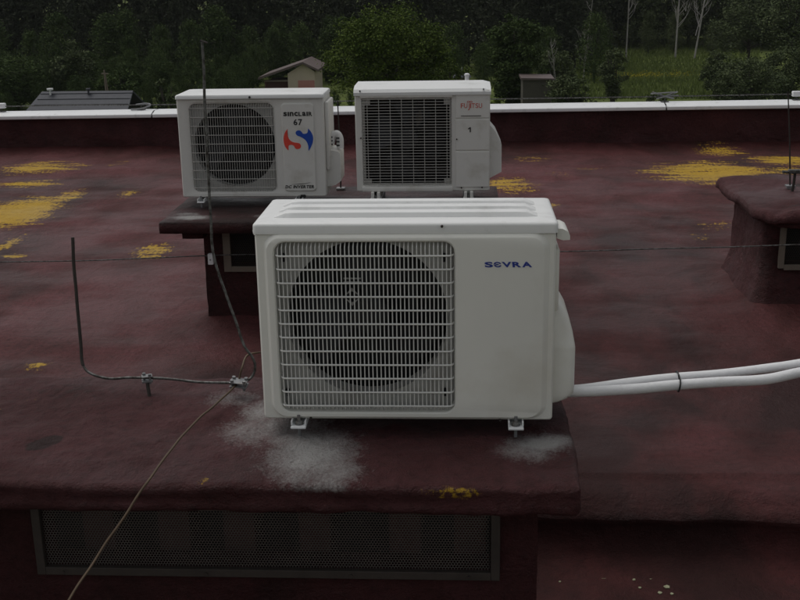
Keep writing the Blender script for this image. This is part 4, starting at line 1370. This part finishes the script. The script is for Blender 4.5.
def leaf_quads(V, F, c, spread, n, size, droop=0.0, flat=0.0):
    for _ in range(n):
        d = Vector((random.gauss(0, 1), random.gauss(0, 1), random.gauss(0, 1) * (1 - flat)))
        p = c + Vector((d.x * spread[0], d.y * spread[1], d.z * spread[2]))
        a = Vector((random.uniform(-1, 1), random.uniform(-1, 1), random.uniform(-0.6, 0.6) - droop)).normalized()
        b_ = a.cross(Vector((random.uniform(-1, 1), random.uniform(-1, 1), random.uniform(-1, 1)))).normalized()
        s = size * random.uniform(0.6, 1.4)
        k = len(V)
        V += [p - a * s, p + b_ * s * 0.55, p + a * s, p - b_ * s * 0.55]
        F.append((k, k + 1, k + 2, k + 3))


def decid(name, base, hgt, width, label, cat='tree', leaf='leaf_bright', bark='bark', clumps=90, per=70, size=0.22, low=0.15, seed=1, group=None, lumps=6, stems=1):
    random.seed(seed)
    t = thing(name, label, cat, base, group=group)
    hw = width / 2
    # crown lobes
    lobes = []
    for i in range(lumps):
        a = 2 * math.pi * i / lumps + random.uniform(-0.5, 0.5)
        zz = random.uniform(low + 0.15, 0.82)
        rr_ = hw * (0.55 * math.sin(math.pi * min(1, max(0.15, (1 - zz) * 1.15 + 0.12))))
        lobes.append((Vector((math.cos(a) * rr_, math.sin(a) * rr_, zz * hgt)), hw * random.uniform(0.18, 0.40)))
    lobes.append((Vector((0, 0, hgt * 0.80)), hw * 0.5)); lobes.append((Vector((0, 0, hgt * 0.5)), hw * 0.7))
    V, F = [], []
    cl = []
    for i in range(clumps):
        lc_, r_ = random.choice(lobes)
        d = Vector((random.gauss(0, 1), random.gauss(0, 1), random.gauss(0, 1))).normalized() * r_ * random.choice((random.uniform(0.55, 1.0), random.uniform(0.8, 1.25)))
        p = lc_ + d
        if p.z < low * hgt: p.z = low * hgt + random.uniform(0, 0.1) * hgt
        if p.z > hgt * 0.98: p.z = hgt * random.uniform(0.88, 0.98)
        cl.append(p)
        s = hw * random.uniform(0.05, 0.12)
        leaf_quads(V, F, p, (s, s, s * 0.7), per, size)
    raw('crown', V, F, leaf, t)
    bm = bmesh.new()
    for k in range(stems):
        off = Vector((random.uniform(-1, 1), random.uniform(-1, 1), 0)) * (0.12 * hw if stems > 1 else 0)
        top = Vector((random.uniform(-0.1, 0.1) * hw, 0, hgt * 0.8)) + off * 3
        tube(bm, smooth_path([off, off + Vector((0.05 * hw, 0, hgt * 0.3)), top], 5), hgt * 0.02, 7, taper=0.25)
    for p in random.sample(cl, min(14, len(cl))):
        s = Vector((0, 0, max(hgt * 0.18, p.z * random.uniform(0.45, 0.75))))
        tube(bm, [s, s.lerp(p, 0.55) + Vector((0, 0, -0.02 * hgt)), p], hgt * 0.008, 5, taper=0.3)
    obj('trunk', bm, bark, t, smooth=True)
    return t


def place(px, Y):
    x = at(px, 80, Y=Y).x
    return Vector((x, Y, gz(x, Y)))


def hgt_for(px, py, Y):
    p = at(px, py, Y=Y); return p.z - gz(p.x, Y)


def wfor(w, Y): return w / FPX * Y * 1.04


random.seed(5)
decid('broadleaf_tree', place(388, 70), hgt_for(388, 4, 70), wfor(130, 70), 'big bright green broadleaf tree behind the gap between the rear units', clumps=420, per=150, size=0.08, low=0.08, seed=3, lumps=17)
decid('broadleaf_tree', place(448, 76), hgt_for(448, 48, 76), wfor(48, 76), 'lower yellow green tree leaning against the right of the big bright tree', clumps=130, per=110, size=0.085, low=0.06, seed=23, lumps=8)
decid('broadleaf_tree', place(515, 85), hgt_for(515, 8, 85), wfor(62, 85), 'dark green dense tree just right of the red lettered unit', leaf='leaf_dark', clumps=380, per=100, size=0.10, low=0.06, seed=8, lumps=12)
decid('broadleaf_tree', place(73, 105), hgt_for(73, 40, 105), wfor(46, 105), 'small pale green tree behind the dark metal rooftop', leaf='leaf_grey', clumps=135, per=90, size=0.11, low=0.08, seed=12)
decid('shrub', place(14, 100), hgt_for(14, 58, 100), wfor(70, 100), 'dark round shrub at the left edge above the coping', 'shrub', leaf='leaf_dark', clumps=135, per=90, size=0.11, low=0.05, seed=13, stems=2)
decid('shrub', place(165, 80), hgt_for(165, 73, 80), wfor(30, 80), 'small pale shrub just left of the emblem unit', 'shrub', leaf='leaf_grey', clumps=75, per=90, size=0.11, low=0.05, seed=14, stems=3)
decid('shrub', place(120, 95), hgt_for(120, 72, 95), wfor(60, 95), 'low dark shrub right of the dark metal rooftop', 'shrub', leaf='leaf_dark', clumps=90, per=90, size=0.11, low=0.05, seed=15, stems=3)
decid('broadleaf_tree', place(283, 125), hgt_for(283, 44, 125), wfor(34, 125), 'slender dark green tree behind the cream cottage', leaf='leaf_dark', clumps=105, per=90, size=0.11, low=0.06, seed=16)
decid('shrub', place(500, 66), hgt_for(500, 86, 66), wfor(26, 66), 'small bright green shrub just above the coping right of the red lettered unit', 'shrub', leaf='leaf_bright', clumps=40, per=50, size=0.13, low=0.05, seed=17, stems=2)
# bushes on the right
for i, (px, top, Y, w, leaf, lab) in enumerate((
        (556, 50, 92, 46, 'leaf_grey', 'tall grey green bush with pale stems at the left side of the meadow'),
        (613, 46, 98, 36, 'leaf_grey', 'rounded green bush standing at the left rim of the meadow'),
        (574, 78, 78, 52, 'leaf_grey', 'low wide bush in front of the tall grey green bush'),
        (716, 52, 104, 34, 'leaf_grey', 'green bush standing at the right rim of the meadow'),
        (745, 58, 88, 80, 'leaf_grey', 'wide grey green bush with pale blossoms right of the meadow'),
        (790, 48, 95, 70, 'leaf_grey', 'tall bush at the right edge of the picture'),
        (655, 95, 72, 40, 'leaf_grey', 'low bush below the yellow flowers just above the coping'))):
    decid('shrub', place(px, Y), hgt_for(px, top, Y), wfor(w, Y), lab, 'shrub', leaf=leaf, bark='birch' if i == 0 else 'bark', clumps=int(110 + 1.6 * w), per=90, size=0.085, low=0.03, seed=30 + i, stems=4, group='bushes round the meadow')
decid('broadleaf_tree', place(745, 128), hgt_for(745, -12, 128), wfor(80, 128), 'grey green tree leaning over the right side of the meadow', leaf='leaf_grey', clumps=208, per=90, size=0.13, low=0.25, seed=50)
decid('broadleaf_tree', place(790, 122), hgt_for(790, -20, 122), wfor(70, 122), 'tall leafy tree at the top right corner', leaf='leaf_grey', clumps=192, per=90, size=0.13, low=0.15, seed=51)
decid('broadleaf_tree', place(563, 150), hgt_for(563, -6, 150), wfor(34, 150), 'pale green tree in front of the forest above the tall bush', leaf='leaf_grey', clumps=144, per=90, size=0.13, low=0.3, seed=52)


# bare birches
def bare(base, hgt, label, seed, lean=0.0, n=26):
    random.seed(seed)
    t = thing('birch_tree', label, 'tree', base, group='bare pale trees at the forest edge')
    bm = bmesh.new()
    top = Vector((lean, 0, hgt))
    mid = top * 0.5 + Vector((random.uniform(-0.2, 0.2), 0, 0))
    tube(bm, smooth_path([(0, 0, 0), mid, top], 8), hgt * 0.0085, 7, taper=0.15)
    obj('trunk', bm, 'birch', t, smooth=True)
    bm = bmesh.new()
    for k in range(n):
        z = hgt * random.uniform(0.22, 0.92)
        s = mid * (z / (hgt * 0.5)) if z < hgt * 0.5 else mid.lerp(top, (z - hgt * .5) / (hgt * .5))
        a = random.uniform(0, 2 * math.pi); l = (hgt - z * 0.75) * random.uniform(0.16, 0.30)
        e_ = s + Vector((math.cos(a) * l * 0.55, math.sin(a) * l * 0.5, l))
        m_ = s.lerp(e_, 0.5) + Vector((math.cos(a) * l * 0.10, 0, -l * 0.05))
        tube(bm, smooth_path([s, m_, e_], 3), hgt * 0.0026, 5, taper=0.4)
        for j in range(5):
            q_ = s.lerp(e_, random.uniform(0.4, 1)); b_ = q_ + Vector((random.uniform(-1, 1) * l * 0.25, random.uniform(-1, 1) * l * 0.25, l * random.uniform(0.1, 0.35)))
            tube(bm, [q_, b_], hgt * 0.0013, 4, taper=0.4)
    tube(bm, smooth_path([(0, 0, hgt * 0.2), mid, top], 6), hgt * 0.004, 5, taper=0.5)
    obj('branches', bm, 'birch', t)


bare(place(674, 150), 16, 'bare pale tree with a forked top, left of the two standing behind the meadow', 61, 0.3)
bare(place(693, 148), 15, 'bare pale tree, right of the two standing behind the meadow', 62, 1.4)
bare(place(583, 120), 9, 'slim bare tree leaning over the left side of the meadow', 63, 0.8, 14)
bare(place(562, 86), 6.6, 'thin pale bare tree rising through the grey green bush', 64, -0.9, 12)
bare(place(625, 152), 14, 'thin bare tree in front of the forest above the left rim of the meadow', 65, 0.3, 10)

# flowers
random.seed(9)
V, F = [], []
for k in range(520):
    px = random.gauss(0, 1)
    c = at(648 + px * 24, 79.5 + random.gauss(0, 1.3) - px * 0.4, Z=GZ)
    z = gz(c.x, c.y) + random.uniform(0.15, 0.6)
    leaf_quads(V, F, Vector((c.x, c.y, z)), (0.1, 0.1, 0.04), 2, 0.05)
MAT['flower'] = leaf_mat('yellow_flowers', (0.25, 0.20, 0.02), (0.5, 0.42, 0.03), 2)
tag(raw('wildflowers', V, F, 'flower'), 'band of yellow wildflowers across the meadow', 'flowers', kind='stuff')
V, F = [], []
for k in range(26000):
    c = at(random.uniform(560, 760), random.uniform(48, 100), Z=GZ)
    if c.y > 190: continue
    p = Vector((c.x, c.y, gz(c.x, c.y)))
    s = random.uniform(0.2, 0.55); a = random.uniform(0, 6.28); w2 = 0.06
    k_ = len(V)
    V += [p + Vector((math.cos(a) * w2, math.sin(a) * w2, 0)), p - Vector((math.cos(a) * w2, math.sin(a) * w2, 0)), p + Vector((random.uniform(-.15, .15), random.uniform(-.15, .15), s))]
    F.append((k_, k_ + 1, k_ + 2))
MAT['blade'] = leaf_mat('tall_grass', (0.10, 0.135, 0.038), (0.165, 0.205, 0.060), 0.2)
tag(raw('meadow_grass', V, F, 'blade'), 'tall rough meadow grass in front of the forest', 'grass', kind='stuff')

# forest
def conifer_proto(seed, hgt=16.0, width=4.6, n=130, per=46):
    random.seed(seed)
    V, F = [], []
    for i in range(n):
        t = (i / n) ** 0.85
        z = hgt * (0.10 + 0.89 * t)
        l = width / 2 * (1 - t) ** 0.75 * random.uniform(0.6, 1.15) + 0.15
        a = random.uniform(0, 2 * math.pi)
        for k in range(per):
            s = random.uniform(0.15, 1.0) ** 0.7
            c = Vector((math.cos(a) * l * s, math.sin(a) * l * s, z - 0.30 * l * s + random.gauss(0, 0.12))) + Vector((random.gauss(0, .16), random.gauss(0, .16), 0))
            leaf_quads(V, F, c, (0, 0, 0), 1, 0.15, droop=0.5)
    return V, F


def broad_proto(seed, hgt=13.0, width=7.0, n=130, per=36):
    random.seed(seed)
    V, F = [], []
    for i in range(n):
        u1 = random.uniform(0.12, 1.0)
        r_ = width / 2 * math.sin(math.pi * min(0.97, max(0.10, u1 * 0.85 + 0.08))) * random.uniform(0.5, 1.05)
        a = random.uniform(0, 2 * math.pi)
        c = Vector((math.cos(a) * r_, math.sin(a) * r_, hgt * u1))
        leaf_quads(V, F, c, (0.5, 0.5, 0.4), per, 0.19)
    return V, F


def trunk_into(V, F, base, hgt, r_):
    k = len(V)
    for z, rr_ in ((0, r_), (hgt * 0.9, r_ * 0.2)):
        for j in range(5):
            V.append(base + Vector((rr_ * math.cos(j * 1.2566), rr_ * math.sin(j * 1.2566), z)))
    for j in range(5):
        F.append((k + j, k + (j + 1) % 5, k + 5 + (j + 1) % 5, k + 5 + j))


def merge_forest(name, label, protos, spots_, mat):
    V, F, TV, TF = [], [], [], []
    for (x, y, s, a, pi) in spots_:
        pv, pf = protos[pi % len(protos)]
        ca, sa = math.cos(a) * s, math.sin(a) * s
        k = len(V)
        zb = gz(x, y)
        sz = s * (0.9 + 0.2 * ((pi * 37) % 10) / 10)
        V.extend([(x + p.x * ca - p.y * sa, y + p.x * sa + p.y * ca, zb + p.z * sz) for p in pv])
        F.extend([tuple(i + k for i in f_) for f_ in pf])
        nT = len(V)
        base = Vector((x, y, zb))
        trunk_into(V, F, base, 14 * s, 0.16)
    o = raw(name, V, F, mat)
    tag(o, label, 'forest', kind='stuff')


con = [conifer_proto(100 + i) for i in range(4)]
bro = [broad_proto(200 + i) for i in range(3)]
random.seed(77)
sp1 = []
for row, Y in enumerate((132, 138, 145, 154, 164)):
    x = -115 + row
    while x < 14 + row * 2:
        sp1.append((x + random.uniform(-1, 1), Y + random.uniform(-2.5, 2.5), random.uniform(0.85, 1.25), random.uniform(0, 6.28), random.randrange(40)))
        x += random.uniform(2.6, 4.6)
sp2 = []
for row, Y in enumerate((166, 172, 180, 190, 200)):
    x = 6 + row * 0.6
    while x < 110:
        sp2.append((x + random.uniform(-1, 1), Y + random.uniform(-2.5, 2.5), random.uniform(0.9, 1.35), random.uniform(0, 6.28), random.randrange(40)))
        x += random.uniform(3.2, 6.0)
sp3 = [(x + random.uniform(-2, 2), random.uniform(158, 200), random.uniform(0.9, 1.3), random.uniform(0, 6.28), random.randrange(40)) for x in range(4, 110, 4)]
# under growth at the forest edge
sp4 = [(x + random.uniform(-1.5, 1.5), random.uniform(150, 166), random.uniform(0.22, 0.42), random.uniform(0, 6.28), random.randrange(40)) for x in range(0, 110, 3)]
sp5 = [(x + random.uniform(-1.5, 1.5), random.uniform(116, 130), random.uniform(0.25, 0.55), random.uniform(0, 6.28), random.randrange(40)) for x in range(-110, 14, 3)]
sp5 += [(random.uniform(-60, -21), random.uniform(93, 108), random.uniform(0.16, 0.30), random.uniform(0, 6.28), random.randrange(40)) for k in range(60)]
sp5 += [(random.uniform(-22, -9), random.uniform(95, 104), random.uniform(0.07, 0.10), random.uniform(0, 6.28), random.randrange(40)) for k in range(40)]
sp5 += [(random.uniform(-110, 14), random.uniform(118, 131), random.uniform(0.3, 0.6), random.uniform(0, 6.28), random.randrange(40)) for k in range(50)]
sp5 += [(random.uniform(-50, -21.5), random.uniform(104, 118), random.uniform(0.2, 0.32), random.uniform(0, 6.28), random.randrange(40)) for k in range(60)]
merge_forest('pine_forest', 'dark conifer forest filling the background behind the left and middle', con, sp1, 'needle')
merge_forest('mixed_forest', 'mixed dark forest behind the meadow', bro, sp2 + sp4, 'forest_leaf')
merge_forest('conifer_stand', 'conifers mixed into the forest behind the meadow', con, sp3, 'needle')
merge_forest('forest_undergrowth', 'low dark bushes along the foot of the conifer forest', bro, sp5, 'leaf_dark')


# ------------------------------------------------------------------ houses
def gable(t, w, d, zw, zr, over, roofm, ridge_along='x', th=0.12):
    bm = bmesh.new()
    if ridge_along == 'x':
        for s in (-1, 1):
            a = [(-w / 2 - over, 0, zr), (w / 2 + over, 0, zr), (w / 2 + over, s * (d / 2 + over), zw - over * (zr - zw) / (d / 2)), (-w / 2 - over, s * (d / 2 + over), zw - over * (zr - zw) / (d / 2))]
            v1 = [bm.verts.new(p) for p in a]; v2 = [bm.verts.new((p[0], p[1], p[2] + th)) for p in a]
            bm.faces.new(v1); bm.faces.new(v2)
            for i in range(4): bm.faces.new((v1[i], v1[(i + 1) % 4], v2[(i + 1) % 4], v2[i]))
    else:
        for s in (-1, 1):
            a = [(0, -d / 2 - over, zr), (0, d / 2 + over, zr), (s * (w / 2 + over), d / 2 + over, zw - over * (zr - zw) / (w / 2)), (s * (w / 2 + over), -d / 2 - over, zw - over * (zr - zw) / (w / 2))]
            v1 = [bm.verts.new(p) for p in a]; v2 = [bm.verts.new((p[0], p[1], p[2] + th)) for p in a]
            bm.faces.new(v1); bm.faces.new(v2)
            for i in range(4): bm.faces.new((v1[i], v1[(i + 1) % 4], v2[(i + 1) % 4], v2[i]))
    return obj('roof', bm, roofm, t)


# cream cottage, gable end towards the camera, roof sloping long to the left
HY = 110
hb = place(292, HY)
ct = thing('cottage', 'small cream cottage with a brown roof and salmon door panel behind the emblem unit', 'house', hb)
def hp(px, py): 
    p = at(px, py, Y=HY); return p.x - hb.x, p.z - hb.z
rl, rt, rrr = hp(259, 77), hp(303, 61.5), hp(319, 69)
bm = bmesh.new()
th = 0.22
prism(bm, [(rl[0], rl[1]), (rt[0], rt[1]), (rrr[0], rrr[1]), (rrr[0], rrr[1] - th), (rt[0], rt[1] - th), (rl[0], rl[1] - th)], -0.5, 6.5)
obj('roof', bm, 'brownroof', ct)
m0, m1 = hp(287.5, 72), hp(314.5, 70)
bm = bmesh.new()
prism(bm, [(m0[0], 0), (m1[0], 0), (m1[0], rrr[1] - th - 0.02), (rt[0], rt[1] - th - 0.02), (m0[0], m0[1] - 0.15)], 0.0, 6)
obj('wall', bm, 'plaster', ct)
d0, d1 = hp(298, 80.5), hp(315, 80.5)
bm = bmesh.new(); box(bm, d0[0], m1[0] - 0.05, -0.05, 0.0, 0.1, d0[1]); obj('door', bm, 'pinkwall', ct)
l0 = hp(264.5, 79)
bm = bmesh.new()
box(bm, l0[0], m0[0] - 0.01, 0.6, 5.5, 0, l0[1] - 0.35); box(bm, l0[0], l0[0] + 0.15, 0, 0.15, 0, l0[1] - 0.3)
obj('porch', bm, 'darkwood', ct)
bm = bmesh.new(); box(bm, l0[0], m0[0] - 0.01, -0.02, 0.08, l0[1] - 0.28, l0[1] - 0.12); obj('beam', bm, 'woodwall', ct)

# dark rooftop on the left
HY = 80
hb = place(85, HY)
p0, p1 = hp(42, 91.5), hp(133, 91.5)
e0, e1 = hp(37, 107), hp(135, 107)
hs = thing('house', 'house whose dark seamed metal roof shows above the coping at the left', 'house', hb)
bm = bmesh.new()
zr, ze = p0[1], e0[1] - 0.5
for s in (-1, 1):
    a = [(p0[0], 0, zr), (p1[0], 0, zr), (e1[0] + 0.2, s * 3.2, ze), (e0[0] - 0.2, s * 3.2, ze)]
    v1 = [bm.verts.new(p) for p in a]; v2 = [bm.verts.new((p[0], p[1], p[2] - 0.15)) for p in a]
    bm.faces.new(v1); bm.faces.new(v2)
    for i in range(4): bm.faces.new((v1[i], v1[(i + 1) % 4], v2[(i + 1) % 4], v2[i]))
for k in range(5):
    t = (k + 0.5) / 5
    za = zr + (ze - zr) * t
    bmesh.ops.create_cube(bm, size=1, matrix=Matrix.Translation(((p0[0] + p1[0]) / 2, -3.2 * t, za + 0.02)) @ Matrix.Diagonal((p1[0] - p0[0] + 0.2 * t, 0.04, 0.05, 1)))
rf = obj('roof', bm, 'slate', hs)
for px, s in ((52, 1.0), (90, 0.7)):
    q = hp(px, 89.5)
    bm = bmesh.new(); tube(bm, [(q[0], -0.4, zr - 0.4), (q[0], -0.4, q[1] + 0.02)], 0.07, 8)
    tube(bm, [(q[0], -0.4, q[1]), (q[0], -0.4, q[1] + 0.12)], 0.24 * s, 8)
    obj('vent_cap', bm, 'coping' if s == 1 else 'slate', rf)
bm = bmesh.new(); box(bm, p0[0] + 0.1, p1[0] - 0.1, -2.6, 2.6, 0, ze + 0.1); obj('wall', bm, 'facade', hs)
# pole
q = place(105, 92)
pl = thing('utility_pole', 'thin dark double pole rising behind the dark metal rooftop', 'pole', q)
hh = hgt_for(105, 70, 92)
bm = bmesh.new(); tube(bm, [(0, 0, 0), (0, 0, hh)], 0.09, 6, taper=0.7); tube(bm, [(0.35, 0, 0), (0.06, 0, hh - 0.3)], 0.05, 6); obj('pole', bm, 'woodwall', pl)
bm = bmesh.new(); box(bm, -0.25, 0.3, -0.05, 0.05, hh - 0.35, hh - 0.25); obj('crossbar', bm, 'woodwall', pl)
# pavilion with pyramid roof
HY = 84
hb = place(461, HY)
pv = thing('garden_pavilion', 'little hut with a grey pyramid roof half hidden above the red lettered unit', 'hut', hb)
ap, ea, eb = hp(462, 67), hp(453, 77), hp(471, 77)
bm = bmesh.new()
r_ = (eb[0] - ea[0]) / 2; cx_ = (eb[0] + ea[0]) / 2
base = [bm.verts.new((cx_ + sx * r_, sy * r_, ea[1])) for sx, sy in ((-1, -1), (1, -1), (1, 1), (-1, 1))]
top = bm.verts.new((cx_, 0, ap[1])); bm.faces.new(base)
for i in range(4): bm.faces.new((base[i], base[(i + 1) % 4], top))
obj('roof', bm, 'slate', pv)
bm = bmesh.new(); box(bm, cx_ - r_ * 0.8, cx_ + r_ * 0.8, -r_ * 0.8, r_ * 0.8, 0, ea[1] - 0.01); obj('wall', bm, 'woodwall', pv)
# shed by the dark tree
HY = 80
hb = place(540, HY)
sd = thing('shed', 'plain grey brown shed wall between the dark tree and the tall bush', 'shed', hb)
a, b = hp(523, 80), hp(552, 84)
bm = bmesh.new(); box(bm, a[0], b[0], 0, 3, 0, a[1]); obj('wall', bm, 'shedwall', sd)
bm = bmesh.new(); prism(bm, [(a[0] - 0.15, a[1] + 0.01), (b[0] + 0.15, a[1] + 0.01), (b[0] + 0.15, a[1] + 0.1), (a[0] - 0.15, a[1] + 0.16)], -0.2, 3.2); obj('roof', bm, 'brownroof', sd)

# ------------------------------------------------------------------ air
bm = bmesh.new(); box(bm, -1520, 1520, -320, 2520, -11.6, 17.5)
hm = bpy.data.materials.new('haze_air'); hm.use_nodes = True
nt = hm.node_tree
for n_ in list(nt.nodes): nt.nodes.remove(n_)
vo = nt.nodes.new('ShaderNodeVolumePrincipled'); mo = nt.nodes.new('ShaderNodeOutputMaterial')
vo.inputs['Color'].default_value = (0.85, 0.88, 0.9, 1); vo.inputs['Density'].default_value = 0.00012
nt.links.new(vo.outputs[0], mo.inputs['Volume'])
MAT['haze'] = hm
tag(obj('haze', bm, 'haze'), kind='stuff')

# ------------------------------------------------------------------ light
wd = bpy.data.worlds.new('World'); sc.world = wd; wd.use_nodes = True
nt = wd.node_tree
for n_ in list(nt.nodes): nt.nodes.remove(n_)
wo = nt.nodes.new('ShaderNodeOutputWorld'); bg = nt.nodes.new('ShaderNodeBackground')
sky = nt.nodes.new('ShaderNodeTexSky'); sky.sky_type = 'NISHITA'; sky.sun_disc = False
EL, AZ = 64, -60      # sun behind the scene, to the left; azimuth from +Y, clockwise positive
sky.sun_elevation = R(EL); sky.sun_rotation = R(AZ)
sky.air_density = 1.0; sky.dust_density = 4.0; sky.ozone_density = 1.0
hs_ = nt.nodes.new('ShaderNodeHueSaturation'); hs_.inputs['Saturation'].default_value = 0.18
nt.links.new(sky.outputs[0], hs_.inputs['Color']); nt.links.new(hs_.outputs[0], bg.inputs['Color'])
bg.inputs['Strength'].default_value = 0.15
nt.links.new(bg.outputs[0], wo.inputs[0])
sl = bpy.data.lights.new('sun', 'SUN'); sl.energy = 0.9; sl.angle = R(40); sl.color = (1.0, 0.97, 0.93)
so = bpy.data.objects.new('sun', sl); COL.objects.link(so)
d = Vector((math.sin(R(AZ)) * math.cos(R(EL)), math.cos(R(AZ)) * math.cos(R(EL)), math.sin(R(EL))))
so.rotation_euler = d.to_track_quat('Z', 'Y').to_euler()
so.location = (0, 0, 20)

sc.view_settings.view_transform = 'Standard'
sc.view_settings.look = 'None'
sc.view_settings.exposure = -0.66
sc.view_settings.gamma = 1.0
sc.view_settings.use_curve_mapping = False
sc.render.engine = 'CYCLES'
sc.cycles.max_bounces = 6
